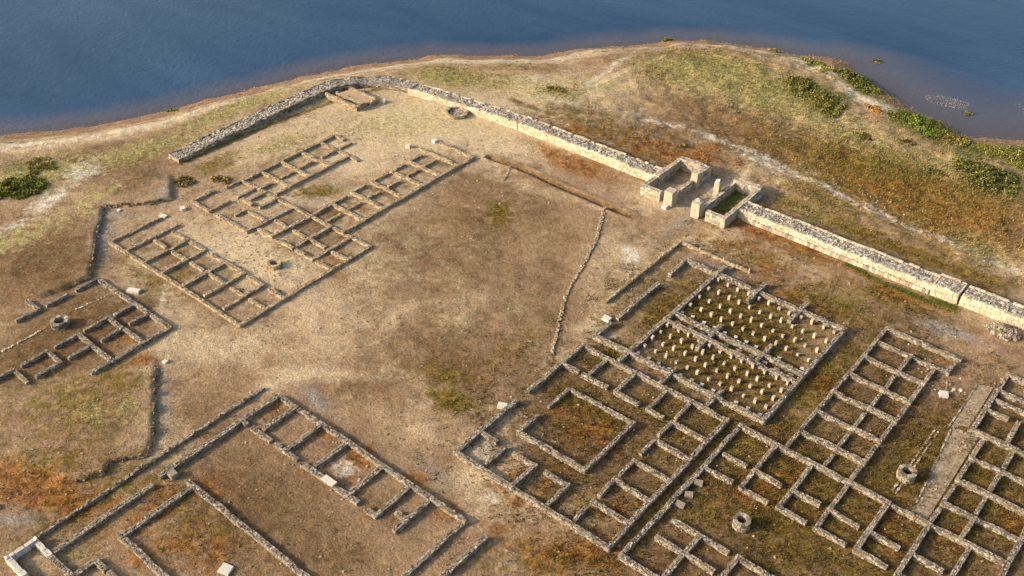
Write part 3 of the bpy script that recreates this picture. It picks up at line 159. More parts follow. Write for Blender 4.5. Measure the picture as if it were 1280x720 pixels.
def masks(x, y):
    M = np.zeros((8,) + x.shape)
    for ch, cx, cy, a, b, c, d, s in PATCH:
        dx = x - cx; dy = y - cy
        r2 = (a * dx + b * dy) ** 2 + (c * dx + d * dy) ** 2
        M[ch] = np.maximum(M[ch], s * np.exp(-r2 * .75))
    for ch, w, s, pts in TRACK:
        dd = seg_dist(x, y, pts)
        M[ch] = np.maximum(M[ch], s * np.exp(-(dd / w) ** 2))
    return np.clip(M, 0, 1.3)

# ------------------------------------------------------------------ node material helpers
def new_mat(name):
    m = bpy.data.materials.new(name); m.use_nodes = True
    nt = m.node_tree
    for n in list(nt.nodes): nt.nodes.remove(n)
    return m, nt

class N:
    def __init__(s, nt): s.nt = nt
    def node(s, t, **k):
        n = s.nt.nodes.new(t)
        for a, b in k.items(): setattr(n, a, b)
        return n
    def link(s, a, b): s.nt.links.new(a, b)
    def put(s, sock, v):
        if isinstance(v, (int, float)): sock.default_value = v
        elif isinstance(v, tuple): sock.default_value = v if len(v) == 4 or sock.type == 'VECTOR' else v + (1,)
        else: s.link(v, sock)
    def math(s, op, a, b=None, c=None, clamp=False):
        n = s.node('ShaderNodeMath', operation=op, use_clamp=clamp)
        s.put(n.inputs[0], a)
        if b is not None: s.put(n.inputs[1], b)
        if c is not None: s.put(n.inputs[2], c)
        return n.outputs[0]
    def noise(s, vec, scale, detail=4, rough=.6, dist=0):
        n = s.node('ShaderNodeTexNoise')
        s.link(vec, n.inputs['Vector'])
        n.inputs['Scale'].default_value = scale; n.inputs['Detail'].default_value = detail
        n.inputs['Roughness'].default_value = rough; n.inputs['Distortion'].default_value = dist
        return n.outputs[0]
    def rng(s, v, a, b, c, d, smooth=False):
        n = s.node('ShaderNodeMapRange', interpolation_type='SMOOTHSTEP' if smooth else 'LINEAR')
        s.put(n.inputs[0], v)
        for i, q in enumerate((a, b, c, d)): n.inputs[i + 1].default_value = q
        return n.outputs[0]
    def mix(s, f, a, b, mode='MIX'):
        n = s.node('ShaderNodeMix', data_type='RGBA', blend_type=mode)
        s.put(n.inputs[0], f); s.put(n.inputs[6], a); s.put(n.inputs[7], b)
        return n.outputs[2]
    def ramp(s, v, stops):
        n = s.node('ShaderNodeValToRGB')
        e = n.color_ramp.elements
        while len(e) > 1: e.remove(e[-1])
        e[0].position = stops[0][0]; e[0].color = stops[0][1] + (1,)
        for p, c in stops[1:]:
            q = e.new(p); q.color = c + (1,)
        s.link(v, n.inputs[0])
        return n.outputs[0]
    def bump(s, h, strength, dist):
        n = s.node('ShaderNodeBump')
        n.inputs['Strength'].default_value = strength; n.inputs['Distance'].default_value = dist
        s.link(h, n.inputs['Height'])
        return n.outputs[0]
    def out(s, color, rough=.9, normal=None, spec=.2, extra=None):
        p = s.node('ShaderNodeBsdfPrincipled')
        s.put(p.inputs['Base Color'], color); s.put(p.inputs['Roughness'], rough)
        p.inputs['Specular IOR Level'].default_value = spec
        if normal is not None: s.link(normal, p.inputs['Normal'])
        o = s.node('ShaderNodeOutputMaterial'); s.link(p.outputs[0], o.inputs[0])
        return p
    def pos(s): return s.node('ShaderNodeNewGeometry').outputs['Position']

def ground_material():
    m, nt = new_mat('dry_ground'); b = N(nt)
    pos = b.pos()
    A = b.node('ShaderNodeAttribute', attribute_name='cover_a'); B = b.node('ShaderNodeAttribute', attribute_name='cover_b')
    Cc = b.node('ShaderNodeAttribute', attribute_name='cover_c')
    sa = b.node('ShaderNodeSeparateColor'); b.link(A.outputs['Color'], sa.inputs[0])
    sb = b.node('ShaderNodeSeparateColor'); b.link(B.outputs['Color'], sb.inputs[0])
    big = b.noise(pos, .07, 3, .55)
    mid = b.noise(pos, .45, 6, .66, .6)
    fine = b.noise(pos, 2.3, 6, .72)
    mid2 = b.noise(pos, .9, 5, .7, .4)
    mid3 = b.noise(pos, .22, 6, .7, 1.0)
    c = b.ramp(mid, [(.28, (.175, .107, .056)), (.5, (.31, .212, .122)), (.72, (.44, .325, .202))])
    c = b.mix(b.rng(big, .4, .65, 0, .55), c, (.21, .126, .068))
    dk = b.noise(pos, .11, 7, .66, 1.2)
    c = b.mix(b.rng(dk, .5, .68, 0, .6, True), c, (.13, .073, .038))
    c = b.mix(b.rng(dk, .44, .3, 0, .45, True), c, (.46, .35, .232))
    def layer(c, mask, colr, nz, width=.35, amp=1.0, strength=1.0):
        v = b.math('ADD', mask, b.math('MULTIPLY', b.math('SUBTRACT', nz, .5), amp * 2.0))
        f = b.rng(v, .42 - width, .42 + width, 0, strength, True)
        f = b.math('MULTIPLY', f, b.rng(mask, .02, .18, 0, 1))
        return b.mix(f, c, colr)
    c = layer(c, sa.outputs[0], b.ramp(fine, [(.3, (.40, .30, .17)), (.7, (.58, .46, .29))]), mid3, .4, .8, .9)
    c = layer(c, sa.outputs[1], b.ramp(fine, [(.3, (.065, .037, .015)), (.7, (.20, .12, .052))]), mid, .4, 1., .9)
    c = layer(c, sb.outputs[2], b.ramp(fine, [(.3, (.17, .155, .14)), (.7, (.33, .30, .265))]), mid2, .4, .8, .8)
    c = layer(c, sa.outputs[2], b.ramp(fine, [(.28, (.05, .035, .005)), (.5, (.15, .10, .014)), (.75, (.30, .21, .045))]), mid2, .35, 1.1, .85)
    c = layer(c, sb.outputs[0], b.ramp(mid2, [(.3, (.10, .030, .008)), (.5, (.23, .09, .018)), (.72, (.37, .185, .045))]), mid, .35, 1.2, .8)
    c = layer(c, A.outputs['Alpha'], b.ramp(fine, [(.3, (.022, .035, .006)), (.55, (.07, .095, .017)), (.75, (.15, .16, .04))]), mid2, .3, 1., .9)
    c = layer(c, sb.outputs[1], b.ramp(fine, [(.3, (.40, .34, .25)), (.6, (.60, .54, .44))]), mid2, .3, 1.1, .9)
    c = layer(c, Cc.outputs['Alpha'], b.ramp(fine, [(.28, (.15, .13, .04)), (.5, (.35, .30, .12)), (.75, (.53, .45, .24))]), mid2, .35, 1.5, .85)
    # wet reddish margin and pebbles along the lake
    mar = B.outputs['Alpha']
    mn = b.math('ADD', mar, b.math('MULTIPLY', b.math('SUBTRACT', mid2, .5), .5))
    c = b.mix(b.rng(mn, .18, .55, 0, .95, True), c, b.ramp(fine, [(.3, (.15, .085, .048)), (.7, (.33, .21, .125))]))
    # speckle of tufts, pebbles and clods
    g1 = b.noise(pos, 4.5, 4, .75)
    g2 = b.noise(pos, 1.5, 3, .6)
    sp = b.math('MULTIPLY', b.rng(g1, .32, .68, .64, 1.28), b.rng(g2, .3, .7, .80, 1.18))
    # coarser, darker clumps where grass and weeds hold the soil
    clump = b.noise(pos, 1.15, 5, .72, .5)
    veg = b.math('ADD', b.math('MULTIPLY', sa.outputs[1], .7), b.math('ADD', sa.outputs[2], sb.outputs[0]), None, True)
    cl = b.math('SUBTRACT', 1.0, b.math('MULTIPLY', veg, b.rng(clump, .62, .40, .62, -.22)))
    sp = b.math('MULTIPLY', sp, cl)
    sc = b.node('ShaderNodeCombineColor')
    for i in range(3): b.link(sp, sc.inputs[i])
    c = b.mix(1.0, c, sc.outputs[0], 'MULTIPLY')
    hgt = b.math('ADD', b.math('MULTIPLY', g1, .7), b.math('MULTIPLY', fine, 1.0))
    b.out(c, .97, b.bump(hgt, .9, .16), .05)
    return m

def stone_material(name, stops, lichen=.35, moss=None, sat=1.0):
    m, nt = new_mat(name); b = N(nt)
    g = b.node('ShaderNodeNewGeometry'); pos = g.outputs['Position']
    c = b.ramp(g.outputs['Random Per Island'], stops)
    n1 = b.noise(pos, 5, 5, .7); n2 = b.noise(pos, 16, 3, .7); n3 = b.noise(pos, .5, 4, .6)
    c = b.mix(b.rng(n1, .52, .68, 0, lichen), c, (.10, .093, .083))
    c = b.mix(b.rng(n3, .45, .7, 0, .45), c, moss or (.33, .25, .14))
    v = b.node('ShaderNodeCombineColor')
    f = b.rng(n2, .3, .7, .72, 1.22)
    for i in range(3): b.link(f, v.inputs[i])
    c = b.mix(1.0, c, v.outputs[0], 'MULTIPLY')
    b.out(c, .93, b.bump(b.math('ADD', n1, n2), .6, .05), .15)
    return m

def plain_rough(name, c0, c1, scale=3, rough=.95, bump=.4):
    m, nt = new_mat(name); b = N(nt)
    pos = b.pos()
    n = b.noise(pos, scale, 6, .7)
    c = b.ramp(n, [(.3, c0), (.7, c1)])
    b.out(c, rough, b.bump(n, bump, .05), .1)
    return m

def leaf_material(name):
    m, nt = new_mat(name); b = N(nt)
    a = b.node('ShaderNodeAttribute', attribute_name='tint')
    g = b.node('ShaderNodeNewGeometry')
    f = b.rng(g.outputs['Random Per Island'], 0, 1, .6, 1.35)
    v = b.node('ShaderNodeCombineColor')
    for i in range(3): b.link(f, v.inputs[i])
    c = b.mix(1.0, a.outputs['Color'], v.outputs[0], 'MULTIPLY')
    b.out(c, .8, None, .15)
    return m

def water_material():
    m, nt = new_mat('lake_water'); b = N(nt)
    pos = b.pos()
    d = b.node('ShaderNodeAttribute', attribute_name='depth')
    n = b.noise(pos, .05, 4, .6)
    big = b.noise(pos, .012, 3, .55)
    dep = b.math('ADD', d.outputs['Fac'], b.math('MULTIPLY', b.math('SUBTRACT', n, .5), .25))
    op = b.rng(dep, -.02, .25, .72, 1.0, True)
    lane = b.node('ShaderNodeMapping'); b.link(pos, lane.inputs[0]); lane.inputs['Rotation'].default_value = (0, 0, .5); lane.inputs['Scale'].default_value = (.02, .09, 1)
    lanes = b.noise(lane.outputs[0], 1.0, 4, .6, .5)
    rip = b.math('MULTIPLY', b.noise(pos, 1.4, 4, .6), b.rng(lanes, .35, .65, .3, 1.5))
    rip2 = b.noise(pos, .35, 3, .6)
    body = b.mix(b.rng(dep, .0, .55, 0, 1), (.088, .072, .070), b.mix(b.rng(b.math('ADD', b.math('MULTIPLY', big, .6), b.math('MULTIPLY', lanes, .4)), .38, .64, 0, 1), (.009, .031, .070), (.028, .060, .112)))
    bump = b.bump(b.math('ADD', rip, b.math('MULTIPLY', rip2, 2.0)), .3, .2)
    dif = b.node('ShaderNodeBsdfDiffuse'); b.put(dif.inputs[0], body); b.link(bump, dif.inputs['Normal'])
    tr = b.node('ShaderNodeBsdfTransparent'); tr.inputs[0].default_value = (.85, .82, .78, 1)
    mx = b.node('ShaderNodeMixShader'); b.link(op, mx.inputs[0]); b.link(tr.outputs[0], mx.inputs[1]); b.link(dif.outputs[0], mx.inputs[2])
    gl = b.node('ShaderNodeBsdfGlossy'); gl.inputs['Roughness'].default_value = .12; b.link(bump, gl.inputs['Normal'])
    fr = b.node('ShaderNodeFresnel'); fr.inputs[0].default_value = 1.33
    mx2 = b.node('ShaderNodeMixShader'); b.link(fr.outputs[0], mx2.inputs[0]); b.link(mx.outputs[0], mx2.inputs[1]); b.link(gl.outputs[0], mx2.inputs[2])
    o = b.node('ShaderNodeOutputMaterial'); b.link(mx2.outputs[0], o.inputs[0])
    return m

M_GROUND = ground_material()
WARM = [(0, (.11, .076, .043)), (.18, (.205, .148, .087)), (.45, (.30, .226, .140)), (.75, (.385, .298, .19)), (.93, (.48, .39, .268)), (1, (.56, .48, .37))]
GREY = [(0, (.05, .040, .030)), (.22, (.125, .10, .073)), (.48, (.205, .170, .127)), (.78, (.285, .243, .186)), (.94, (.385, .335, .265)), (1, (.52, .465, .385))]
RUBB = [(0, (.12, .10, .08)), (.25, (.24, .205, .165)), (.55, (.36, .315, .255)), (.85, (.48, .43, .355)), (1, (.60, .56, .48))]
CREAM = [(0, (.34, .27, .18)), (.4, (.47, .39, .27)), (.8, (.57, .49, .35)), (1, (.64, .57, .43))]
PALE = [(0, (.42, .385, .32)), (1, (.62, .58, .50))]
M_WARM = stone_material('tan_granite', WARM, .3)
M_GREY = stone_material('grey_granite', GREY, .5)
M_RUBB = stone_material('grey_rubble', RUBB, .45, (.25, .2, .14))
M_CREAM = stone_material('cream_ashlar', CREAM, .35)
M_PALE = stone_material('pale_granite', PALE, .15, (.5, .44, .34))
M_PILE = stone_material('pale_pillar_stone', [(0, (.20, .162, .112)), (.5, (.35, .295, .212)), (1, (.48, .42, .325))], .12, (.5, .42, .30))
M_GATE = stone_material('gate_ashlar', [(0, (.20, .165, .12)), (.3, (.31, .262, .195)), (.7, (.42, .358, .265)), (1, (.52, .455, .35))], .6, (.40, .32, .20))
M_CLOD = stone_material('earth_clods', [(0, (.07, .045, .028)), (.6, (.16, .11, .07)), (1, (.30, .23, .15))], .2)
M_PEB = stone_material('shore_stone', [(0, (.12, .08, .05)), (.6, (.24, .165, .105)), (1, (.36, .28, .2))], .3)
M_MORT_W = plain_rough('tan_mortar', (.17, .125, .08), (.33, .26, .17), 4)
M_MORT_G = plain_rough('grey_mortar', (.12, .098, .072), (.27, .23, .175), 4)
M_SOIL = plain_rough('packed_soil', (.24, .16, .09), (.42, .31, .19), 2.2)
M_GRAVEL = plain_rough('street_gravel', (.14, .10, .058), (.37, .29, .195), 2.2, .95, 1.0)
M_DARK = plain_rough('dark_well_water', (.004, .005, .006), (.01, .011, .012), 1, .15, .05)
M_WOOD = plain_rough('stem_bark', (.06, .045, .03), (.12, .09, .06), 8)
M_LEAF = leaf_material('leaves')
M_WATER = water_material()

# ------------------------------------------------------------------ mesh helpers
def mesh_np(name, V, F, mat, parent=None, smooth=False):
    V = np.asarray(V, np.float32); F = np.asarray(F, np.int32)
    me = bpy.data.meshes.new(name)
    k = F.shape[1]
    me.vertices.add(len(V)); me.vertices.foreach_set('co', V.ravel())
    me.loops.add(F.size); me.loops.foreach_set('vertex_index', F.ravel())
    me.polygons.add(len(F))
    me.polygons.foreach_set('loop_start', np.arange(0, F.size, k, dtype=np.int32))
    me.polygons.foreach_set('loop_total', np.full(len(F), k, np.int32))
    me.polygons.foreach_set('use_smooth', np.full(len(F), smooth))
    me.update(calc_edges=True); me.validate()
    me.materials.append(mat)
    o = bpy.data.objects.new(name, me); col.objects.link(o)
    if parent is not None: o.parent = parent
    return o

def tag(o, label=None, cat=None, group=None, kind=None):
    if label: o['label'] = label
    if cat: o['category'] = cat
    if group: o['group'] = group
    if kind: o['kind'] = kind
    return o

def empty(name, loc, label, cat, group=None):
    o = bpy.data.objects.new(name, None); col.objects.link(o)
    o.location = loc; o.empty_display_size = .5
    return tag(o, label, cat, group)

QF = np.array([[0, 1, 3, 2], [4, 6, 7, 5], [0, 4, 5, 1], [2, 3, 7, 6], [0, 2, 6, 4], [1, 5, 7, 3]])
CORN = np.array([[i, j, k] for i in (-1, 1) for j in (-1, 1) for k in (-1, 1)], float)   # index = 4i+2j+k
def boxes(C, D, H, jit=.16):
    """C centres (n,3), D unit directions (n,2), H half sizes (n,3) -> rough stone blocks"""
    C = np.asarray(C, float); D = np.asarray(D, float); H = np.asarray(H, float)
    n = len(C)
    if n == 0: return np.zeros((0, 3)), np.zeros((0, 4), int)
    L = CORN[None] * (1 + rng.uniform(-jit * 1.6, jit * .5, (n, 8, 3))) * H[:, None]
    x = L[..., 0] * D[:, None, 0] - L[..., 1] * D[:, None, 1]
    y = L[..., 0] * D[:, None, 1] + L[..., 1] * D[:, None, 0]
    V = np.stack([x, y, L[..., 2]], -1) + C[:, None]
    F = QF[None] + (np.arange(n) * 8)[:, None, None]
    return V.reshape(-1, 3), F.reshape(-1, 4)

def resample(path, ds):
    P = np.asarray(path, float)
    s = np.concatenate([[0], np.cumsum(np.hypot(*np.diff(P, axis=0).T))])
    n = max(2, int(s[-1] / ds) + 1)
    t = np.linspace(0, s[-1], n)
    X = np.interp(t, s, P[:, 0]); Y = np.interp(t, s, P[:, 1])
    dx = np.gradient(X); dy = np.gradient(Y); l = np.hypot(dx, dy)
    return t, X, Y, dx / l, dy / l

class Path:
    def __init__(s, path, thick, height, ruin=.09, base=None):
        s.t, s.X, s.Y, s.dx, s.dy = resample(path, .45)
        s.L = s.t[-1]; s.w = thick
        k = max(2, int(s.L / .9) + 2)
        s.kt = np.linspace(0, s.L, k)
        hh = np.interp(s.kt, *height) if isinstance(height, tuple) else height
        s.kh = hh * (1 + rng.uniform(-ruin, ruin * .7, k)) * np.where((rng.random(k) < .1) & (ruin >= .09), rng.uniform(.55, .85, k), 1)
        s.base = terrain(s.X, s.Y) if base is None else np.full(len(s.X), base)
        s.base = np.where(s.base < -2.5, 0, s.base)
    def at(s, t, off=0):
        x = np.interp(t, s.t, s.X); y = np.interp(t, s.t, s.Y)
        dx = np.interp(t, s.t, s.dx); dy = np.interp(t, s.t, s.dy)
        return x - dy * off, y + dx * off, dx, dy
    def h(s, t): return np.interp(t, s.kt, s.kh)
    def z(s, t): return np.interp(t, s.t, s.base)

def wall_core(p, name, mat, parent, sink=.35, inset=.05):
    hw = p.w / 2 - inset
    n = len(p.t)
    offs = [-hw, -hw, -hw * .8, hw * .8, hw, hw]
    rows = []
    H = p.h(p.t)
    for k, o in enumerate(offs):
        j = rng.uniform(-.03, .03, n)
        x, y, _, _ = p.at(p.t, o)
        x = x - p.dy * j; y = y + p.dx * j
        if k in (0, 5): z = p.base - sink
        elif k in (1, 4): z = p.base + H - .10 + rng.uniform(-.03, .01, n)
        else: z = p.base + H - .05 + rng.uniform(-.03, .02, n)
        rows.append(np.stack([x, y, z], -1))
    V = np.stack(rows, 1).reshape(-1, 3)
    F = []
    for i in range(n - 1):
        for k in range(5):
            F.append((i * 6 + k, (i + 1) * 6 + k, (i + 1) * 6 + k + 1, i * 6 + k + 1))
    for i, rev in ((0, 0), (n - 1, 1)):
        q = [(i * 6 + 0, i * 6 + 1, i * 6 + 4, i * 6 + 5), (i * 6 + 1, i * 6 + 2, i * 6 + 3, i * 6 + 4)]
        F += [f[::-1] if rev else f for f in q]
    return mesh_np(name, V, F, mat, parent)

def lay(p, l0, l1, start=0., end=None):
    """stone joints along a path"""
    end = p.L if end is None else end
    n = int((end - start) / ((l0 + l1) / 2)) + 1
    e = np.cumsum(rng.uniform(l0, l1, n)); e = start + np.concatenate([[0], e]) * (end - start) / max(e[-1], 1e-6)
    return (e[1:] + e[:-1]) / 2, (e[1:] - e[:-1]) / 2

def wall_stones(p, mat, parent, course=.14, sl=(.15, .34), tl=(.12, .27), rows=None, proud=.03, topmat=None, skip=.03, lift=.03, name='stones', sides=(-1, 1), tops=True, jit=.12):
    C, D, H = [], [], []
    def add(t, hl, off, zc, hw, hz, dz=None):
        x, y, dx, dy = p.at(t, off)
        C.append(np.stack([x, y, zc], -1)); D.append(np.stack([dx, dy], -1)); H.append(np.stack([hl, hw, hz], -1))
    hmax = p.kh.max()
    hw = p.w / 2
    for sd in sides:
        for k in range(int(math.ceil(hmax / course)) + 1):
            t, hl = lay(p, *sl)
            hz = course / 2
            zc = k * course + hz * .3
            top = p.h(t)
            ok = (zc + hz * .2 < top) & (rng.random(len(t)) > skip)
            if not ok.any(): continue
            t, hl = t[ok], hl[ok]; n = len(t)
            add(t, hl * rng.uniform(.86, .98, n), sd * (hw - .07 + proud * rng.uniform(0, 1.2, n)), p.z(t) + zc + rng.uniform(-.012, .012, n), rng.uniform(.065, .09, n), hz * rng.uniform(.86, .99, n))
    if tops:
        rows = rows or max(1, int(round(p.w / .145)))
        ws = np.cumsum(rng.uniform(.7, 1.3, rows)); ws = np.concatenate([[0], ws]) / ws[-1] * p.w - hw
        for r in range(rows):
            t, hl = lay(p, *tl)
            ok = rng.random(len(t)) > skip * 2
            t, hl = t[ok], hl[ok]; n = len(t)
            hz = rng.uniform(.045, .08, n)
            add(t, hl * rng.uniform(.8, 1.0, n), (ws[r] + ws[r + 1]) / 2 + rng.uniform(-.025, .025, n), p.z(t) + p.h(t) - hz + rng.uniform(-.02, lift, n) + .02, (ws[r + 1] - ws[r]) / 2 * rng.uniform(.78, 1.0, n), hz)
    # ends
    for t0, sg in ((0, -1), (p.L, 1)):
        m = max(1, int(p.w / .28)); ee = np.linspace(-hw, hw, m + 1)
        for k in range(int(math.ceil(p.h(t0) / course))):
            zc = k * course + course * .15
            if zc > p.h(t0): continue
            off = (ee[1:] + ee[:-1]) / 2
            tt = np.full(m, t0 - sg * .05)
            x, y, dx, dy = p.at(tt, off)
            C.append(np.stack([x, y, p.z(tt) + zc], -1)); D.append(np.stack([dx, dy], -1))
            H.append(np.stack([np.full(m, .08) * rng.uniform(.9, 1.3, m), (ee[1:] - ee[:-1]) / 2 * .93, np.full(m, course / 2 * .93)], -1))
    V, F = boxes(np.concatenate(C), np.concatenate(D), np.concatenate(H), jit)
    o = mesh_np(name, V, F, mat, parent)
    o['kind'] = 'stuff'
    return o

def build_wall(root, axis, c, a, b, j0, j1, thick, h, mat, mort, **kw):
    e = thick / 2 - .07
    if j0: a -= e
    if j1: b += e
    nk = max(2, int((b - a) / 2.2) + 1)
    ts = np.linspace(a, b, nk)
    wob = [c + random.uniform(-.055, .055) for _ in ts]
    path = [(t_, w_) if axis == 'u' else (w_, t_) for t_, w_ in zip(ts, wob)]
    if b - a < 4.2: thick *= .9
    p = Path(path, thick * random.uniform(.88, 1.1), h * random.uniform(.82, 1.12))
    w = wall_core(p, 'wall', mort, root)
    wall_stones(p, mat, w, **kw)
    return p

# ------------------------------------------------------------------ ground and water
def axis_grid(lo, hi, step, far_lo, far_hi, grow=1.28):
    a = list(np.arange(lo, hi + step / 2, step))
    s = step; x = lo; pre = []
    while x > far_lo: s *= grow; x -= s; pre.append(x)
    s = step; x = a[-1]; post = []
    while x < far_hi: s *= grow; x += s; post.append(x)
    return np.array(pre[::-1] + a + post)

def grid_mesh(name, gx, gy, zfun, mat):
    X, Y = np.meshgrid(gx, gy, indexing='ij')
    Z = zfun(X, Y)
    ny = len(gy)
    i = np.arange(len(gx) - 1)[:, None] * ny + np.arange(ny - 1)[None]
    F = np.stack([i, i + ny, i + ny + 1, i + 1], -1).reshape(-1, 4)
    o = mesh_np(name, np.stack([X, Y, Z], -1).reshape(-1, 3), F, mat, None, True)
    return o, X, Y

gx = axis_grid(-146, 8, .3, -2400, 2400); gy = axis_grid(8, 160, .3, -2400, 2400)
XX, YY = np.meshgrid(gx, gy, indexing='ij')
SD = shore_sd(XX, YY)
ground, X, Y = grid_mesh('ground', gx, gy, lambda x, y: terrain(x, y, SD), M_GROUND)
tag(ground, kind='structure')
MK = masks(X, Y)
band = (.5 + .5 * np.sin(SD * 3.6 + 5 * fbm(X * .12, Y * .12, 77))) * np.exp(-(SD / 6.5) ** 2) * (SD > 0) * (.4 + fbm(X * .2, Y * .2, 78))
MK[1] = np.maximum(MK[1], .75 * band)
marg = np.exp(-np.maximum(SD - 1.2, 0) / 2.4) * (SD > -30)
for nm, chans in (('cover_a', (MK[0], MK[1], MK[2], MK[3])), ('cover_b', (MK[4], MK[5], MK[6], marg)), ('cover_c', (MK[7], MK[7], MK[7], MK[7]))):
    at = ground.data.attributes.new(nm, 'FLOAT_COLOR', 'POINT')
    at.data.foreach_set('color', np.stack(chans, -1).reshape(-1).astype(np.float32))

wx = axis_grid(-240, 10, 1.2, -2400, 2400); wy = axis_grid(40, 260, 1.2, -2400, 2400)
water, X2, Y2 = grid_mesh('water', wx, wy, lambda x, y: np.full(x.shape, WATER_Z), M_WATER)
tag(water, kind='structure')
at = water.data.attributes.new('depth', 'FLOAT', 'POINT')
at.data.foreach_set('value', np.clip(-shore_sd(X2, Y2) / (13 + 26 * np.exp(-((X2 + 30) / 24) ** 2 - ((Y2 - 158) / 20) ** 2)) - .25 * np.exp(-((X2 + 18) / 9) ** 2 - ((Y2 - 168) / 12) ** 2), 0, 1).reshape(-1).astype(np.float32))

# the paved street between the room blocks on the right
def sheet(name, poly, z, mat, parent=None, n=1, kind='structure'):
    V = [(x, y, z) for x, y in poly] + [(x, y, z - .3) for x, y in poly]
    me = bpy.data.meshes.new(name); k = len(poly)
    fs = [tuple(range(k))] + [(i, i + k, (i + 1) % k + k, (i + 1) % k) for i in range(k)]
    me.from_pydata(V, [], fs); me.materials.append(mat)
    o = bpy.data.objects.new(name, me); col.objects.link(o)
    if kind: o['kind'] = kind
    o.parent = parent
    return o

def loose_row(name, pts, mat, size, label=None, cat=None, parent=None, gap=.05, spread=.0, height=.12, rows=1, kind=None):
    p = Path(pts, .3, .2)
    C, D, H = [], [], []
    for r in range(rows):
        t, hl = lay(p, size[0], size[1])
        ok = rng.random(len(t)) > gap; t, hl = t[ok], hl[ok]; n = len(t)
        x, y, dx, dy = p.at(t, rng.uniform(-spread, spread, n))
        ang = rng.uniform(-.4, .4, n) if spread else rng.uniform(-.06, .06, n)
        C.append(np.stack([x, y, terrain(x, y) + height * .25], -1))
        D.append(np.stack([dx * np.cos(ang) - dy * np.sin(ang), dx * np.sin(ang) + dy * np.cos(ang)], -1))
        H.append(np.stack([hl * rng.uniform(.7, .97, n), rng.uniform(.5, .9, n) * min(.14, size[1] * .4), height * rng.uniform(.6, 1.1, n)], -1))
    V, F = boxes(np.concatenate(C), np.concatenate(D), np.concatenate(H), .25)
    o = mesh_np(name, V, F, mat, parent)
    tag(o, label, cat, None, kind)
    return o

street = sheet('street', [(-12.05, 81.1), (-11.5, 81.6), (-9.65, 81.55), (-9.55, 68.35), (-10.85, 68.35), (-11.2, 72.5)], .06, M_GRAVEL)
street2 = sheet('street', [(-12.2, 81.2), (-12.35, 89.2), (-11.0, 89.7), (-10.9, 82.4), (-11.4, 82.3), (-11.75, 81.8)], .045, M_GRAVEL)
loose_row('kerb_stones', [(-12.1, 81.0), (-11.25, 72.5), (-10.9, 68.4)], M_GREY, (.3, .55), parent=street, height=.14, kind='stuff')
loose_row('kerb_stones', [(-12.4, 81.3), (-12.4, 89.3)], M_GREY, (.3, .55), parent=street2, height=.12, kind='stuff')
loose_row('kerb_stones', [(-12.1, 81.1), (-9.7, 81.7)], M_GREY, (.3, .5), parent=street2, height=.14, kind='stuff')

# ------------------------------------------------------------------ ruined buildings
def ruin(name, walls, thick, h, mat, mort, label, cat, **kw):
    cx = sum((w[1] if w[0] == 'v' else (w[2] + w[3]) / 2) for w in walls) / len(walls)
    cy = sum((w[1] if w[0] == 'u' else (w[2] + w[3]) / 2) for w in walls) / len(walls)
    r = empty(name, (0, 0, 0), label, cat)
    for w in walls: build_wall(r, *w, thick, h, mat, mort, **kw)
    return r

r = ruin('barracks_ruin', barracks, .42, .34, M_WARM, M_MORT_W, 'large low tan stone barracks ruin of many small rooms round two yards', 'ruin')
r = ruin('barracks_ruin', wblock, .42, .38, M_GREY, M_MORT_W, 'small low barracks ruin of open-fronted rooms round a well, at the left edge', 'ruin')
r = ruin('storehouse_ruin', bl, .48, .40, M_GREY, M_MORT_G, 'low grey stone courtyard ruin with one row of rooms, at the lower left', 'ruin')
for w in blthin:
    p = build_wall(r, *w, .28, .36, M_GREY, M_MORT_G)
def nubs(root, pts, mat, hh=.3):
    for x, y in pts:
        z = tz(x, y)
        V, F = boxes([(x, y, z + .36 + hh / 2 - .1)], [(1, 0)], [(.09, .10, hh / 2 + .05)], .2)
        mesh_np('marker_stone', V, F, mat, root)
nubs(r, [(-67.89, v) for v in (19.6, 22.4, 25.2, 28.0, 30.9, 33.8, 36.8, 39.6)], M_GREY)
for w in blwhite:
    p = build_wall(r, *w, .5, .55, M_PALE, M_PALE, tl=(.7, 1.3), rows=1, course=.28, sl=(.6, 1.1), jit=.05)
nubs(r, [(-67.5, 14.7), (-67.5, 16.7), (-65.6, 14.65)], M_PALE, .3)
V, F = boxes([(-53.1, 37.76, .52)], [(1, 0)], [(.75, .32, .07)], .04)
mesh_np('threshold_slab', V, F, M_PALE, r)
V, F = boxes([(-64.9, 29.2, .2)], [(1, 0)], [(.4, .36, .35)], .1)
mesh_np('block', V, F, M_GREY, r)

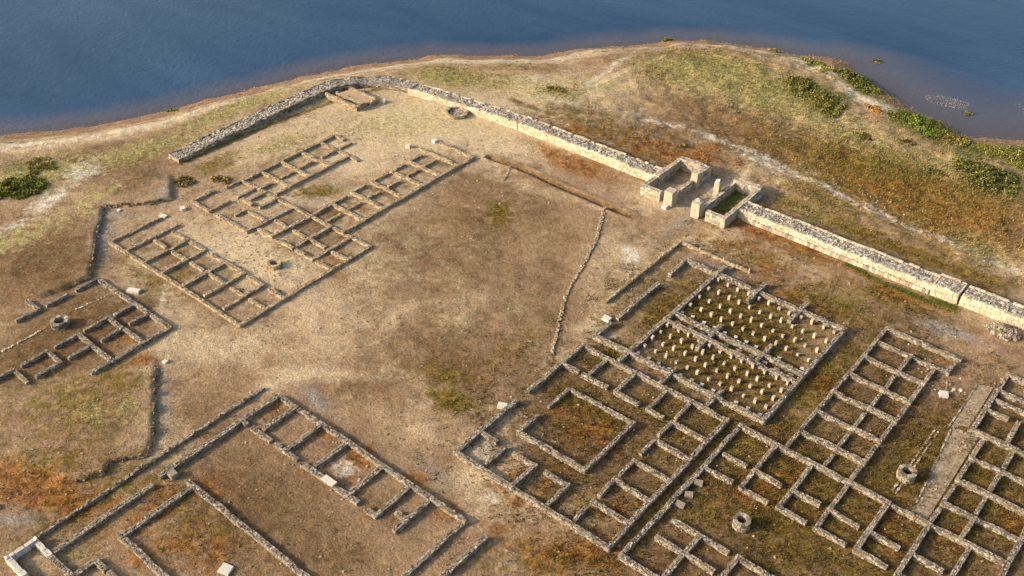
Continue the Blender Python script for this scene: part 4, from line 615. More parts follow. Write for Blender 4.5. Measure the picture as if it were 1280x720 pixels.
ruin('headquarters_ruin', principia, .42, .46, M_GREY, M_MORT_G, 'grey stone courtyard house ruin with rooms on all four sides, right of centre', 'ruin')
ruin('courtyard_wall', court, .40, .44, M_GREY, M_MORT_G, 'low square grey wall enclosing the yard within the courtyard house ruin', 'wall')
gran = ruin('granary_ruin', horrea, .48, .55, M_GREY, M_MORT_G, 'twin granary ruin with rows of short floor pillars and buttressed walls', 'ruin')
for w in yardthin: build_wall(gran, *w, .28, .36, M_WARM, M_MORT_W)
nubs(gran, [(-49.42, v) for v in (78.5, 81.2, 84.0, 86.8, 89.4)] + [(u, 91.39) for u in (-49.3, -46.6, -43.3, -39.9)], M_WARM)
for rows, low in (((87.4, 85.4, 83.35, 81.5), 79.85), ((76.75, 75.35, 73.85, 72.25), 70.95)):
    for k in range(12):
        u = -41.75 + 1.312 * k
        for v in rows:
            x, y = u + random.uniform(-.07, .07), v + random.uniform(-.07, .07)
            hh = random.choice((random.uniform(.5, .66), random.uniform(.5, .66), random.uniform(.32, .5)))
            a = random.uniform(-.15, .15)
            V, F = boxes([(x, y, tz(x, y) + hh / 2 - .1)], [(math.cos(a), math.sin(a))], [(.145 * random.uniform(.85, 1.1), .155 * random.uniform(.85, 1.15), hh / 2 + .1)], .14)
            mesh_np('pillar', V, F, M_PILE, gran)
        x, y = u + random.uniform(-.1, .1), low + random.uniform(-.08, .08)
        if random.random() < .85:
            V, F = boxes([(x, y, tz(x, y) + .08)], [(math.cos(.2), math.sin(.2))], [(.2, .19, .13)], .12)
            mesh_np('pillar_base', V, F, M_PALE, gran)
for u in np.arange(-41.2, -27, 1.5):
    if abs(u + 37.2) > .6 and abs(u + 31.4) > .6:
        V, F = boxes([(u, 78.05 + random.uniform(-.15, .15), .1)], [(1, 0)], [(.32, .2, .16)], .12)
        mesh_np('floor_block', V, F, M_GREY, gran)

hosp = ruin('room_block_ruin', rcomplex, .42, .46, M_GREY, M_MORT_G, 'large grey stone ruin of many roofless room cells joined in rows, at the lower right', 'ruin')

# ------------------------------------------------------------------ fort wall, gate, corner tower
def rampart(root, path, w, h, facemat, sl=(.4, .8), course=.26, parapet=True, sides=(-1, 1), ruin=.06):
    p = Path(path, w, h, ruin)
    c = wall_core(p, 'wall', M_MORT_W, root, .5)
    wall_stones(p, facemat, c, course=course, sl=sl, tops=False, name='facing_stones', proud=.02, skip=.01, jit=.06)
    p2 = Path(path, w - .35, h, 0); p2.kt = p.kt; p2.kh = p.kh
    wall_stones(p2, M_RUBB, c, sides=(), tl=(.14, .32), rows=int((w - .35) / .21), lift=.10, skip=.05, name='rubble_top', jit=.28)
    # flat coping course over the inner face
    C, D, H = [], [], []
    for off, hw in ((-w / 2 + .16, .17), (w / 2 - .14, .15)):
        t, hl = lay(p, .3, .7); n = len(t)
        ok = rng.random(n) > (.12 if off < 0 else .2); t, hl = t[ok], hl[ok]; n = len(t)
        x, y, dx, dy = p.at(t, off)
        up = .0 if off < 0 else .10
        C.append(np.stack([x, y, p.z(t) + p.h(t) - .04 + up * .5 + rng.uniform(-.01, .03, n)], -1)); D.append(np.stack([dx, dy], -1))
        H.append(np.stack([hl * .95, np.full(n, hw), np.full(n, .08 + up * .5)], -1))
    V, F = boxes(np.concatenate(C), np.concatenate(D), np.concatenate(H), .08)
    o = mesh_np('coping_stones', V, F, facemat, c); o['kind'] = 'stuff'
    return p

fw = empty('fort_wall', (0, 0, 0), 'long rubble-topped fort wall curving round the corner nearest the lake', 'wall')
NP = [(-114.0, 64.0), (-113.95, 78), (-114.0, 88), (-113.6, 92.8), (-112.2, 96.0), (-109.5, 98.7), (-106.3, 100.1), (-103.2, 100.6)]
rampart(fw, NP, 2.5, ([0, 8, 30, 50], [.55, .75, .9, 1.0]), M_GREY, ruin=.12)
rampart(fw, [(-103.6, 100.4), (-98, 101.05), (-92, 101.6), (-86, 102.05), (-83.2, 102.15)], 2.3, ([0, 20], [.9, 1.15]), M_CREAM)
rampart(fw, [(-83.0, 102.2), (-76, 102.25), (-59.3, 102.25)], 2.3, 1.25, M_CREAM)
fw2 = empty('fort_wall', (0, 0, 0), 'long straight rubble-topped fort wall running from the gate to the right edge', 'wall')
rampart(fw2, [(-46.9, 102.2), (-22.0, 102.2)], 2.4, 1.2, M_CREAM)
rampart(fw2, [(-22.0, 102.15), (-19.05, 102.15)], 2.65, 1.4, M_CREAM)
rampart(fw2, [(-18.75, 102.2), (30, 102.2)], 2.4, 1.3, M_CREAM)
# low footing course along the inner face of the right-hand stretch
V, F = boxes(*(lambda n: (np.stack([np.linspace(-46, -22.4, n), np.full(n, 100.85), np.full(n, .25)], -1), np.tile([1., 0.], (n, 1)), np.stack([np.full(n, 23.6 / n / 2 * 1.0), rng.uniform(.12, .18, n), rng.uniform(.22, .36, n)], -1)))(64), .1)
mesh_np('footing_course', V, F, M_GATE, fw2)['kind'] = 'stuff'

def gate_wall(root, axis, c, a, b, t, h, name='wall'):
    path = [(a, c), (b, c)] if axis == 'u' else [(c, a), (c, b)]
    p = Path(path, t, h, .05)
    w = wall_core(p, name, M_MORT_G, root)
    wall_stones(p, M_GATE, w, course=.24, sl=(.3, .65), tl=(.3, .6), rows=2, skip=.01, proud=.02, name='stones', jit=.08)
    return w

def pier(root, u0, u1, v0, v1, h, cap=True):
    """pier of large squared blocks, each its own piece"""
    z = -.3; k = 0
    e = empty_part('pier', root)
    core = None
    while z < h:
        dz = random.uniform(.34, .46); dz = min(dz, h - z + .02)
        zc = z + dz / 2
        n = 2
        if k % 2:
            cuts = [(u0, u0 + (u1 - u0) * random.uniform(.42, .58), u1)]
            parts = [((cuts[0][i] + cuts[0][i + 1]) / 2, (v0 + v1) / 2, (cuts[0][i + 1] - cuts[0][i]) / 2, (v1 - v0) / 2) for i in range(2)]
        else:
            m = v0 + (v1 - v0) * random.uniform(.42, .58)
            parts = [((u0 + u1) / 2, (v0 + m) / 2, (u1 - u0) / 2, (m - v0) / 2), ((u0 + u1) / 2, (m + v1) / 2, (u1 - u0) / 2, (v1 - m) / 2)]
        for x, y, a, b in parts:
            V, F = boxes([(x + random.uniform(-.015, .015), y + random.uniform(-.015, .015), zc)], [(1, 0)], [(a - .008, b - .008, dz / 2 - .004)], .04)
            mesh_np('block', V, F, M_GATE, e)
        z += dz; k += 1
    if cap:
        V, F = boxes([((u0 + u1) / 2 - .05, (v0 + v1) / 2, h + .16)], [(.9, .436)], [(.26, .22, .2)], .3)
        mesh_np('cap_stone', V, F, M_PALE, e)
    return e

def empty_part(name, root):
    o = bpy.data.objects.new(name, None); col.objects.link(o); o.parent = root
    return o

g1 = empty('gate_tower', (0, 0, 0), 'roofless squared-stone gate tower with earth floor, left of the gateway', 'tower')
gate_wall(g1, 'v', -59.25, 97.75, 101.0, .55, 1.3)
gate_wall(g1, 'v', -59.2, 101.0, 103.4, .75, 1.6)
gate_wall(g1, 'v', -59.25, 103.4, 107.2, .6, 1.4)
gate_wall(g1, 'u', 107.0, -59.3, -54.7, .8, 1.6)
gate_wall(g1, 'v', -55.25, 98.7, 103.6, .5, 1.15)
gate_wall(g1, 'v', -55.15, 103.6, 107.2, .85, 1.75)
gate_wall(g1, 'u', 98.1, -59.4, -56.6, .65, 1.3)
pier(g1, -55.85, -54.6, 97.5, 98.75, 2.15, False)
pier(g1, -55.5, -54.55, 103.5, 104.4, 2.2, False)
g2 = empty('gate_tower', (0, 0, 0), 'roofless squared-stone gate tower with grassy floor, right of the gateway', 'tower')
gate_wall(g2, 'v', -47.25, 97.7, 107.2, .6, 1.4)
gate_wall(g2, 'u', 107.0, -50.9, -47.0, .8, 1.5)
gate_wall(g2, 'v', -50.75, 98.7, 107.2, .5, 1.15)
gate_wall(g2, 'u', 98.1, -49.75, -47.0, .65, 1.35)
pier(g2, -51.75, -50.55, 97.45, 98.65, 2.1, True)
pier(g2, -51.85, -51.1, 103.1, 103.9, 2.3, True)

tw = empty('tower_foundation', (0, 0, 0), 'small stone tower foundation against the inside of the curved wall corner', 'ruin')
for c, a, b in ((90.3, -112.0, -105.5), (91.9, -111.5, -106.0), (94.0, -110.8, -105.0)):
    build_wall(tw, 'u', c, a, b, 0, 0, .4, .75, M_WARM, M_MORT_W)
build_wall(tw, 'v', -105.3, 90.3, 91.9, 1, 1, .4, .8, M_WARM, M_MORT_W)
build_wall(tw, 'v', -104.9, 92.6, 94.0, 0, 1, .45, .7, M_WARM, M_MORT_W)
sheet('earth_fill', [(-110.8, 92.0), (-105.2, 92.0), (-105.0, 93.9), (-110.4, 93.9)], .66, M_SOIL, tw, kind=None)

# ------------------------------------------------------------------ wells, ring, stone pile, loose blocks, rows of stones
def ring(name, x, y, ro, ri, h, mat, label, cat, course=.2, n=14, group=None, opening=True):
    z0 = tz(x + ro + .3, y)
    r = empty(name, (x, y, z0), label, cat, group)
    C, D, H = [], [], []
    for k in range(int(math.ceil(h / course))):
        a0 = random.uniform(0, 6.3)
        cuts = np.sort(np.linspace(0, 2 * math.pi, n, endpoint=False) + rng.uniform(-.12, .12, n))
        for i in range(n):
            a = cuts[i]; da = ((cuts[(i + 1) % n] - a) % (2 * math.pi)) / 2
            am = a + da + a0; rm = (ro + ri) / 2
            C.append((rm * math.cos(am), rm * math.sin(am), k * course + course / 2 - .05)); D.append((-math.sin(am), math.cos(am)))
            H.append((rm * math.tan(da) * 1.08, (ro - ri) / 2 * random.uniform(.93, 1.05), course / 2 * .97))
    V, F = boxes(C, D, H, .09)
    o = mesh_np('stones', V, F, mat, r); o['kind'] = 'stuff'
    # lining
    m = 28
    A = np.linspace(0, 2 * math.pi, m, endpoint=False)
    rr = ri + .06; zt = h - .08
    zb = -2.6 if opening else -.1
    ro2 = ro - .06
    V = [(rr * math.cos(a), rr * math.sin(a), zb) for a in A] + [(rr * math.cos(a), rr * math.sin(a), zt) for a in A] + [(ro2 * math.cos(a), ro2 * math.sin(a), zt) for a in A] + [(ro2 * math.cos(a), ro2 * math.sin(a), -.3) for a in A]
    F = [(j * m + i, j * m + (i + 1) % m, (j + 1) * m + (i + 1) % m, (j + 1) * m + i) for j in range(3) for i in range(m)]
    mesh_np('shaft_lining' if opening else 'ring_core', V, F, M_MORT_G, r)
    if opening:
        V = [(rr * math.cos(a), rr * math.sin(a), -2.2) for a in A]
        me = bpy.data.meshes.new('well_water'); me.from_pydata(V, [], [tuple(range(m))]); me.materials.append(M_DARK)
        q = bpy.data.objects.new('well_water', me); col.objects.link(q); q.parent = r
    return r
ring('well', *WELLS[0], .82, .45, .55, M_WARM, 'low round tan stone well in the yard of the large barracks ruin', 'well')
ring('well', *WELLS[1], .98, .55, .7, M_GREY, 'round grey stone well in the barracks yard at the left edge', 'well')
ring('well', *WELLS[2], .85, .46, .85, M_GREY, 'round stone well beside the gravel street on the right', 'well')
ring('well', *WELLS[3], .78, .42, .85, M_GREY, 'round stone well lowest in the picture, below the row of roofless rooms', 'well')
ov = ring('stone_ring', -93.1, 99.0, 1.75, 1.3, .45, M_WARM, 'wide low stone ring filled with rubble beside the fort wall', 'stone ring', n=22, opening=False)
n = 110
a = rng.uniform(0, 6.28, n); q = 1.3 * np.sqrt(rng.random(n))
V, F = boxes(np.stack([q * np.cos(a), q * np.sin(a), rng.uniform(.0, .18, n)], -1), np.stack([np.cos(a), np.sin(a)], -1), rng.uniform(.07, .17, (n, 3)), .3)
mesh_np('rubble_fill', V, F, M_RUBB, ov)['kind'] = 'stuff'

n = 420
a = rng.uniform(0, 6.28, n); q = np.sqrt(rng.random(n))
zz = .75 * (1 - q ** 2.2)
V, F = boxes(np.stack([-13.2 + 1.75 * q * np.cos(a), 99.3 + 1.25 * q * np.sin(a), tz(-13.2, 99.3) + zz * rng.uniform(.5, 1.0, n) + .04], -1), np.stack([np.cos(a * 7), np.sin(a * 7)], -1), rng.uniform(.07, .2, (n, 3)), .3)
tag(mesh_np('stone_pile', V, F, M_GREY), 'oval heap of loose grey stones beside the fort wall on the right', 'stone pile')

BLK = [(-92.1, 43.1, .75, .35, .35, 'white squared stone block lying between the two barracks ruins'),
       (-103.0, 54.6, .5, .3, .28, 'pale stone block at the broken end of the barracks wall near the raised field'),
       (-102.4, 57.2, .4, .3, .35, 'pale upright stone standing alone between two barracks ranges'),
       (-91.6, 87.2, .38, .35, .45, 'white stone block left of the broken end of the barracks range by the fort wall'),
       (-89.8, 90.7, .35, .3, .4, 'grey-white stone at the far open corner of the barracks range'),
       (-47.6, 73.5, .45, .4, .38, 'white squared block at the open end of the granary yard wall'),
       (-47.5, 55.6, .5, .32, .4, 'white stone block set against the outer left wall of the courtyard house ruin'),
       (-52.7, 25.8, .55, .5, .22, 'flat square pale slab lying in the grass at the bottom edge'),
       (-14.5, 85.4, .42, .4, .36, 'pale cube of stone on open ground between the two right-hand room blocks'),
       (-55.2, 97.0, .38, .32, .4, 'white rounded stone in front of the left gate pier'),
       (-27.25, 59.4, .4, .3, .3, 'grey block beside the long passage wall, farthest of three in a row'),
       (-27.2, 57.6, .4, .3, .3, 'grey block beside the long passage wall, middle of three in a row'),
       (-27.15, 56.1, .42, .3, .3, 'grey block beside the long passage wall, nearest of three in a row'),
       (-14.0, 86.9, .16, .14, .14, 'small white stone beside the pale cube, left one of two'),
       (-13.4, 87.2, .17, .15, .15, 'small white stone beside the pale cube, right one of two'),
       (-104.3, 94.9, .3, .3, .5, 'white upright stone at the end of the tower foundation'),
       (-108.5, 51.8, .25, .2, .2, 'tiny white stone under the earth bank corner by the raised field'),
       (-79.0, 38.2, .25, .22, .22, 'small white stone at the top of the lower earth bank'),
       (-73.9, 16.9, .3, .25, .22, 'small white stone near the rust-coloured weeds at the left edge')]
for x, y, a, b, h, lab in BLK:
    an = random.uniform(-.5, .5)
    V, F = boxes([(0, 0, h / 2 - .06)], [(math.cos(an), math.sin(an))], [(a, b, h / 2 + .06)], .1)
    o = mesh_np('stone_block', V, F, M_PALE if 'grey block' not in lab else M_GREY)
    o.location = (x, y, tz(x, y))
    tag(o, lab, 'stone block')

STL = [(-61.3, 92.2), (-59.8, 89.5), (-57.7, 85.4), (-56.4, 82.1), (-55.1, 77.9), (-54.3, 75.6), (-53.4, 73.4), (-51.6, 70.2), (-49.9, 67.2), (-48.6, 64.9)]
loose_row('stone_kerb', STL, M_WARM, (.18, .42), 'thin curving line of loose tan stones crossing the open ground', 'kerb', gap=.12, spread=.16, height=.13, rows=3)
loose_row('stone_kerb', [(-77.2, 92.4), (-76.0, 90.2), (-75.6, 88.9)], M_WARM, (.15, .3), 'short line of stones below the start of the earth trench', 'kerb', gap=.2, spread=.12, height=.1, rows=2)
dr = empty('stone_drain', (0, 0, 0), 'double-edged stone drain running to the well beside the gravel street', 'drain')
for u in (-13.28, -12.92):
    loose_row('edge_stones', [(u, 73.1), (u, 80.0)], M_WARM, (.16, .42), parent=dr, gap=.12, height=.07, kind='stuff')
    loose_row('edge_stones', [(u, 69.7), (u, 71.2)], M_WARM, (.16, .42), parent=dr, gap=.12, height=.07, kind='stuff')
wd = empty('stone_drain', (0, 0, 0), 'faint stone drain crossing the barracks yard at the left edge', 'drain')
loose_row('edge_stones', [(-93.8, 27.0), (-93.8, 33.2)], M_CREAM, (.15, .4), parent=wd, gap=.25, spread=.1, height=.1, rows=2, kind='stuff')
loose_row('edge_stones', [(-94.4, 36.8), (-93.7, 40.8)], M_CREAM, (.12, .3), parent=wd, gap=.35, spread=.1, height=.08, rows=1, kind='stuff')
# crumbling lips of the cut earth banks
for nm, pts, lab in (('bank_edge', CUT1[1:7], 'crumbling earth lip of the raised field beside the barracks ruins'), ('bank_edge', CUT2[1:9], 'crumbling earth lip of the raised field above the courtyard ruin')):
    loose_row(nm, pts, M_CLOD, (.14, .4), None, None, gap=.15, spread=.14, height=.14, rows=2, kind='structure')
# scatter of fallen stones
def scatter(name, regs, mat, smin, smax, kind='stuff', label=None, cat=None):
    C = []
    for cx, cy, sx, sy, n in regs:
        C.append(np.stack([rng.normal(cx, sx, n), rng.normal(cy, sy, n)], -1))
    C = np.concatenate(C); n = len(C)
    z = terrain(C[:, 0], C[:, 1])
    ok = z > -1.5; C = C[ok]; z = z[ok]; n = len(C)
    s = rng.uniform(smin, smax, n); a = rng.uniform(0, 6.3, n)
    V, F = boxes(np.column_stack([C, z + s * .3]), np.stack([np.cos(a), np.sin(a)], -1), np.stack([s * rng.uniform(.8, 1.5, n), s, s * rng.uniform(.5, .9, n)], -1), .3)
    o = mesh_np(name, V, F, mat); tag(o, label, cat, None, kind)
    return o
scatter('fallen_stones', [(-15.5, 86.8, .9, 1.0, 40), (-69, 75.9, 1.3, .5, 22), (-60, 60, 22, 18, 260), (-85, 57, 4, 2.5, 160), (-40, 117, 16, 1.4, 260), (-75, 20, 3, 3, 60), (-93, 60, 8, 8, 140), (-35, 80, 10, 14, 100), (-30, 60, 12, 10, 140), (-100, 58, 5, 4, 90), (-55, 35, 9, 9, 120), (-12, 90, 6, 4, 60), (-85, 90, 10, 8, 90), (-10.6, 74, .5, 4.5, 130), (-11.7, 85.5, .4, 2.5, 80)], M_WARM, .03, .10, label='loose small stones strewn over the bare ground', cat='stones')
SH = np.array(SHORE[3:-3])
idx = rng.integers(0, len(SH) - 1, 1500); f = rng.random((1500, 1))
C = SH[idx] * (1 - f) + SH[idx + 1] * f + rng.normal(0, 1.3, (1500, 2))
z = terrain(C[:, 0], C[:, 1]); ok = z > WATER_Z - .12; C = C[ok]; z = z[ok]; n = len(C); s = rng.uniform(.03, .10, n); a = rng.uniform(0, 6.3, n)
V, F = boxes(np.column_stack([C, z + s * .2]), np.stack([np.cos(a), np.sin(a)], -1), np.stack([s * 1.3, s, s * .6], -1), .3)
tag(mesh_np('shore_pebbles', V, F, M_PEB), 'pebbles strewn along the lake margin', 'pebbles', None, 'stuff')

# ------------------------------------------------------------------ vegetation
def leaf_mesh(name, P, size, tint, parent=None, up=.3, mat=None, aspect=1.6):
    """one small tilted quad per leaf; P (n,3), size (n,), tint (n,3)"""
    n = len(P)
    d = rng.normal(size=(n, 3)); d[:, 2] += up * 2; d /= np.linalg.norm(d, axis=1)[:, None]
    q = rng.normal(size=(n, 3)); q -= (q * d).sum(1)[:, None] * d; q /= np.linalg.norm(q, axis=1)[:, None]
    s = size[:, None]
    V = np.stack([P - q * s * .5, P + d * s * aspect * .5 - q * s * .3, P + d * s * aspect, P + d * s * aspect * .5 + q * s * .5], 1).reshape(-1, 3)
    F = np.arange(n * 4).reshape(n, 4)
    o = mesh_np(name, V, F, mat or M_LEAF, parent)
    at = o.data.attributes.new('tint', 'FLOAT_COLOR', 'POINT')
    at.data.foreach_set('color', np.repeat(np.column_stack([tint, np.ones(n)]), 4, 0).ravel().astype(np.float32))
    return o

def blades(name, P, hgt, wid, tint, parent=None):
    """grass tufts: five leaning blades each"""
    n = len(P); k = 5
    P = np.repeat(P, k, 0); hgt = np.repeat(hgt, k) * rng.uniform(.6, 1.2, n * k); wid = np.repeat(wid, k)
    tint = np.repeat(tint, k, 0) * rng.uniform(.75, 1.25, (n * k, 1))
    a = rng.uniform(0, 6.283, n * k); ln = rng.uniform(.2, .9, n * k)
    b = np.stack([np.cos(a), np.sin(a), np.zeros(n * k)], -1); c = np.stack([-np.sin(a), np.cos(a), np.zeros(n * k)], -1)
    tip = P + b * (hgt * ln)[:, None] + np.array([0, 0, 1.]) * (hgt * np.sqrt(1 - ln ** 2 * .8))[:, None]
    P = P + b * wid[:, None] * .3 - np.array([0, 0, .03])
    V = np.stack([P - c * wid[:, None] * .5, P + c * wid[:, None] * .5, tip], 1).reshape(-1, 3)
    F = np.arange(n * k * 3).reshape(-1, 3)
    o = mesh_np(name, V, F, M_LEAF, parent)
    at = o.data.attributes.new('tint', 'FLOAT_COLOR', 'POINT')
    at.data.foreach_set('color', np.repeat(np.column_stack([tint, np.ones(n * k)]), 3, 0).ravel().astype(np.float32))
    return o

STRAW = np.array([.36, .25, .105]); OLIVE = np.array([.19, .13, .018]); SAGE = np.array([.39, .35, .135]); GREEN = np.array([.12, .15, .026]); RUST = np.array([.27, .125, .035])
def cover_points(n, x0, x1, y0, y1, dens):
    x = rng.uniform(x0, x1, n); y = rng.uniform(y0, y1, n)
    sd = shore_sd(x, y); m = masks(x, y)
    keep = (rng.random(n) < dens(x, y, m)) & (sd > .8)
    x, y, m, sd = x[keep], y[keep], m[:, keep], sd[keep]
    return x, y, m, terrain(x, y, sd)

def veg_density(x, y, m):
    cl = fbm(x * .6, y * .6, 21)
    v = m[2] * .9 + m[3] * 1.3 + m[4] * .7 + m[7] * .9
    return np.clip(v * 1.1 + (cl - .62) * 1.6, 0, 1) * sstep(.0, .12, v)
x, y, m, z = cover_points(210000, -145, 5, 10, 158, veg_density)
n = len(x)
wts = np.stack([(.35 - .2 * np.clip(m[1], 0, 1)) * (1 - np.clip(m[2] + m[3], 0, 1) * .75), m[2] * .9, m[3] * 1.5, m[4] * .8, m[7] * 1.1]); wts = wts * rng.uniform(.2, 1.6, wts.shape); wts /= wts.sum(0)
tint = wts[0][:, None] * STRAW + wts[1][:, None] * OLIVE + wts[2][:, None] * GREEN + wts[3][:, None] * RUST + wts[4][:, None] * SAGE
far = sstep(103, 110, y)
g = blades('grass', np.stack([x, y, z], -1), rng.uniform(.09, .2, n) * (1 + far * .9 + m[3] * .6), rng.uniform(.03, .07, n) * (1 + far * .5), tint)
tag(g, 'patchy dry and green grass tufts over the site', 'grass', None, 'stuff')
x, y, m, z = cover_points(36000, -125, 5, 14, 120, lambda x, y, m: np.clip(.55 - m[5] - m[0] * .3 + (fbm(x * .35, y * .35, 31) - .5) * 1.8, 0, 1))
n = len(x)
g = blades('dry_grass', np.stack([x, y, z], -1), rng.uniform(.05, .13, n), rng.uniform(.03, .06, n), (STRAW * (1 - .62 * np.clip(m[1], 0, 1)[:, None]) * (1 - np.clip(m[2] * .6, 0, .6)[:, None]) + OLIVE * np.clip(m[2] * .6, 0, .6)[:, None]) * rng.uniform(.5, 1.1, (n, 1)) * np.array([1, .93, .86]))
tag(g, 'short straw stubble on the dry ground', 'grass', None, 'stuff')

x, y, m, z = cover_points(70000, -52, 2, 44, 98, lambda x, y, m: np.clip((m[1] * .5 + m[2] * .7 + m[4] * .4) * 1.3 + (fbm(x * .8, y * .8, 44) - .6) * 2.2, 0, 1))
n = len(x)
mixw = rng.random((n, 1))
g = blades('weeds', np.stack([x, y, z], -1), rng.uniform(.10, .26, n), rng.uniform(.04, .09, n), np.array([.075, .055, .012]) * (1 - mixw) + np.array([.21, .145, .035]) * mixw ** 2)
tag(g, 'low olive and brown weeds growing in the right-hand ruins', 'weeds', None, 'stuff')

x, y, m, z = cover_points(9000, -125, 0, 14, 104, lambda x, y, m: np.clip((fbm(x * .25, y * .25, 51) - .5) * 3, 0, 1) * (1 - np.clip(m[5], 0, 1)))
n = len(x)
g = blades('scattered_tufts', np.stack([x, y, z], -1), rng.uniform(.12, .24, n), rng.uniform(.05, .10, n), np.array([.10, .075, .025]) * rng.uniform(.6, 1.6, (n, 1)))
tag(g, 'scattered dark tufts on the open ground', 'grass', None, 'stuff')

def bush(name, x, y, rx, ry, h, n, tint, label, cat='bush', group=None, size=(.11, .24), ang=0, stems=7):
    h *= .6; n = int(n * 1.2); tint = tuple(np.array(tint) * np.array([1.6, 1.3, 1.1]))
    zb = tz(x, y)
    zb = max(zb, WATER_Z - .05)
    r = empty(name, (x, y, zb), label, cat, group)
    # lumpy clumps
    k = max(4, int(rx * ry * 8))
    ca = rng.uniform(0, 6.28, k); cr = np.sqrt(rng.random(k)) * 1.08
    cc = np.stack([rx * cr * np.cos(ca), ry * cr * np.sin(ca), h * rng.uniform(.2, .7, k) * (1 - np.minimum(cr, 1) ** 2 * .85)], -1)
    w = rng.integers(0, k, n)
    d = rng.normal(size=(n, 3)); d /= np.linalg.norm(d, axis=1)[:, None]
    rad = rng.uniform(.55, 1.0, n)[:, None] * np.array([min(rx, 1.1), min(ry, 1.1), h]) * .44
    P = cc[w] + d * rad
    c_, s_ = math.cos(ang), math.sin(ang)
    P = np.stack([P[:, 0] * c_ - P[:, 1] * s_, P[:, 0] * s_ + P[:, 1] * c_, P[:, 2]], -1)
    zt = np.maximum(terrain(P[:, 0] + x, P[:, 1] + y), WATER_Z) - zb
    P[:, 2] = np.maximum(P[:, 2], .02) + zt
    clump = rng.uniform(.6, 1.35, (k, 1))[w]
    T = np.where(rng.random((n, 1)) < .16, np.array([[.26, .21, .08]]), np.asarray(tint) * clump) * rng.uniform(.65, 1.35, (n, 1)) + rng.uniform(0, .02, (n, 1)) * np.array([1, .8, 0])
    leaf_mesh('foliage', P, rng.uniform(*size, n), T, r)
    V = []; F = []
    for i in range(min(stems, k)):
        b0 = cc[i] * np.array([.6, .6, 0]); t0 = cc[i]
        b0 = np.array([b0[0] * c_ - b0[1] * s_, b0[0] * s_ + b0[1] * c_, -.1]); t0 = np.array([t0[0] * c_ - t0[1] * s_, t0[0] * s_ + t0[1] * c_, t0[2]])
        j = len(V)
        for q, rr in ((b0, .035), (t0, .012)):
            for e in range(4): V.append((q[0] + rr * math.cos(e * 1.571), q[1] + rr * math.sin(e * 1.571), q[2]))
        F += [(j + e, j + (e + 1) % 4, j + 4 + (e + 1) % 4, j + 4 + e) for e in range(4)]
    mesh_np('stems', V, F, M_WOOD, r)['kind'] = 'stuff'
    return r
GR = 'bushes along the lake bank'
DG = (.075, .10, .014); BG = (.10, .155, .022); OG = (.12, .12, .03)
bush('bush', -123.4, 46.4, 3.1, 3.0, .8, 6000, (.085, .115, .014), 'broad dark green bush near the left edge, below the shore track', group=GR)
bush('bush', -126.8, 51.3, 2.4, 1.6, .4, 1200, (.16, .16, .045), 'low olive bush just above the broad dark green bush at the left', group=GR)
bush('bush', -52.6, 149.2, 4.4, 2.2, 1.1, 5200, (.065, .085, .016), 'long green bush hugging the tip of the bank beside the cove', group=GR, ang=-.55)
bush('bush', -49.6, 147.6, 1.4, .9, .9, 900, BG, 'bright green bush at the right end of the long bush beside the cove', group=GR)
bush('bush', -57.4, 140.0, 3.8, 2.0, .9, 4200, (.06, .078, .018), 'dark green hedge-like bush on the bank, left of the sandy shore track end', group=GR, ang=-.6)
bush('bush', -52.4, 137.0, 3.6, 2.2, .9, 4200, (.07, .085, .02), 'dark green hedge-like bush on the bank, beside the sandy shore track end', group=GR, ang=-.6)
bush('bush', -38.4, 140.8, 3.6, 2.6, .8, 5200, (.065, .11, .014), 'vivid green bush on the bank nearest the right-hand cove', group=GR, ang=-.45)
bush('bush', -42.2, 140.4, 1.9, 1.2, .7, 1300, (.055, .075, .016), 'dark bush directly left of the vivid green bush', group=GR)
bush('bush', -34.0, 139.2, 2.8, 1.8, .6, 2400, (.10, .10, .024), 'olive bush directly right of the vivid green bush', group=GR, ang=-.3)
bush('bush', -45.9, 140.2, 1.7, .8, .6, 900, (.26, .15, .04), 'orange-brown dry bush at the foot of the sandy track', group=GR, ang=-.5)
bush('bush', -26.0, 131.4, 4.4, 3.0, 1.1, 6500, (.05, .065, .018), 'large dark green bush at the right edge, outside the fort wall', group=GR, ang=-.4)
bush('bush', -29.6, 132.8, 1.6, 1.1, .8, 1100, (.10, .13, .025), 'lighter green bush left of the large dark bush at the right edge', group=GR)
bush('bush', -25.5, 138.9, 5.0, 2.0, .5, 4200, (.10, .125, .024), 'long low green thicket along the right-hand shore edge', group=GR, ang=-.2)
bush('bush', -84.9, 144.4, .95, .7, .9, 700, (.08, .13, .015), 'single bright green bush at the water edge, top centre', group=GR)
bush('bush', -61.7, 151.0, 1.4, .8, .5, 600, (.12, .155, .025), 'small green bush on the beach near the point, left one', group=GR)
bush('bush', -57.9, 149.4, 1.1, .6, .4, 450, (.15, .16, .03), 'small yellow-green bush on the sand next to the long bush', group=GR)
bush('bush', -68.6, 151.8, 1.0, .7, .4, 400, OG, 'small olive bush at the water edge, right of the top of the bank', group=GR)
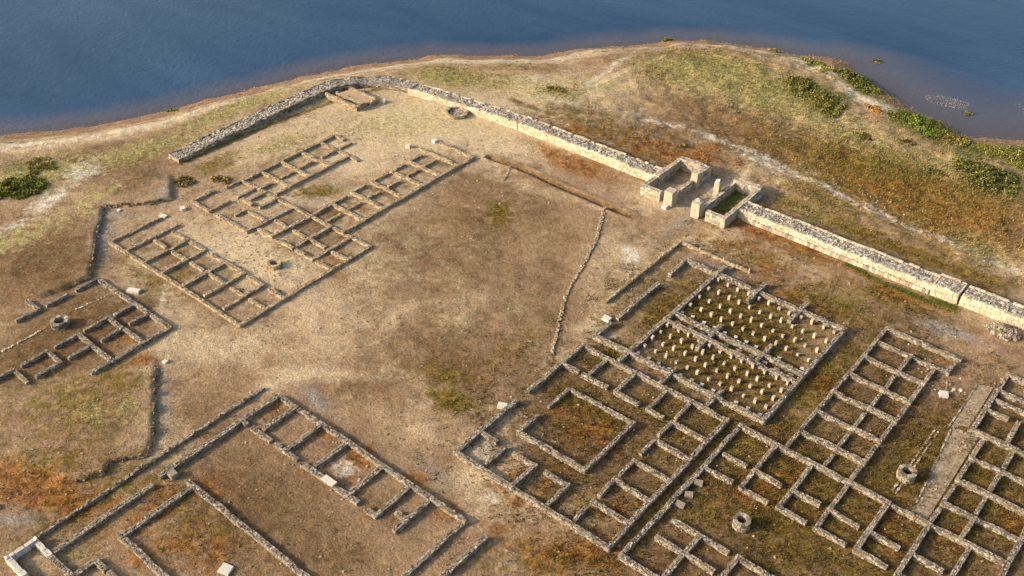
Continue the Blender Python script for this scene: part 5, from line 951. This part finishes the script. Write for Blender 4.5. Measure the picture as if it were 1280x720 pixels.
bush('bush', -128.6, 73.6, .7, .45, .45, 300, BG, 'tiny green bush alone on the left-hand beach', group=GR)
bush('bush', -86.6, 114.9, 1.5, .8, .35, 600, (.12, .115, .03), 'low olive bush on pale ground outside the wall', group=GR)
bush('reed_clump', -53.8, 160.2, .9, .5, .5, 260, (.06, .08, .02), 'dark reed clump standing in the water of the cove, upper one', 'reeds')
bush('reed_clump', -35.8, 151.2, .7, .45, .5, 240, (.13, .15, .05), 'pale green reed clump standing in the water of the cove, lower one', 'reeds')
for x, y, rx, ry, n, t, lab in ((-62.0, 112.5, .8, .5, 260, (.11, .10, .03), 'small olive weed clump on the slope above the gate'), (-32.0, 128.0, 1.4, .7, 600, (.09, .10, .025), 'low green weed clump on the slope left of the large dark bush'), (-44.0, 131.5, 1.2, .7, 500, (.08, .08, .02), 'low dark weed clump in the middle of the right-hand slope'), (-38.0, 134.0, .9, .6, 400, (.05, .055, .015), 'dark weed clump below the vivid green bush'), (-107.9, 61.5, 1.4, .9, 700, (.11, .095, .035), 'olive-brown weeds below the broken end of the fort wall'), (-104.6, 65.0, 1.6, .8, 700, (.15, .13, .045), 'yellow-olive weeds between the fort wall and the barracks ruin')):
    bush('weed_clump', x, y, rx, ry, .45, n, t, lab, 'weeds', 'low weed clumps on the slopes')
# reeds lying on the shallow water of the cove
n = 420
a = rng.uniform(0, 6.28, n); q = np.sqrt(rng.random(n))
px = -39.5 + 3.2 * q * np.cos(a) + .9 * q * np.sin(a); py = 153.2 + 2.0 * q * np.sin(a)
k2 = 130
px = np.concatenate([px, rng.normal(-28.5, 1.2, k2)]); py = np.concatenate([py, rng.normal(158.5, .9, k2)])
g = blades('floating_reeds', np.stack([px, py, np.full(len(px), WATER_Z)], -1), rng.uniform(.05, .16, len(px)), np.full(len(px), .06), np.array([.34, .31, .23]) * rng.uniform(.7, 1.2, (len(px), 1)))
tag(g, 'sparse pale dead reeds breaking the water of the cove', 'reeds', None, 'stuff')
print('OBJS', len(bpy.data.objects), 'TRIS', sum(len(m.polygons) * 2 for m in bpy.data.meshes))
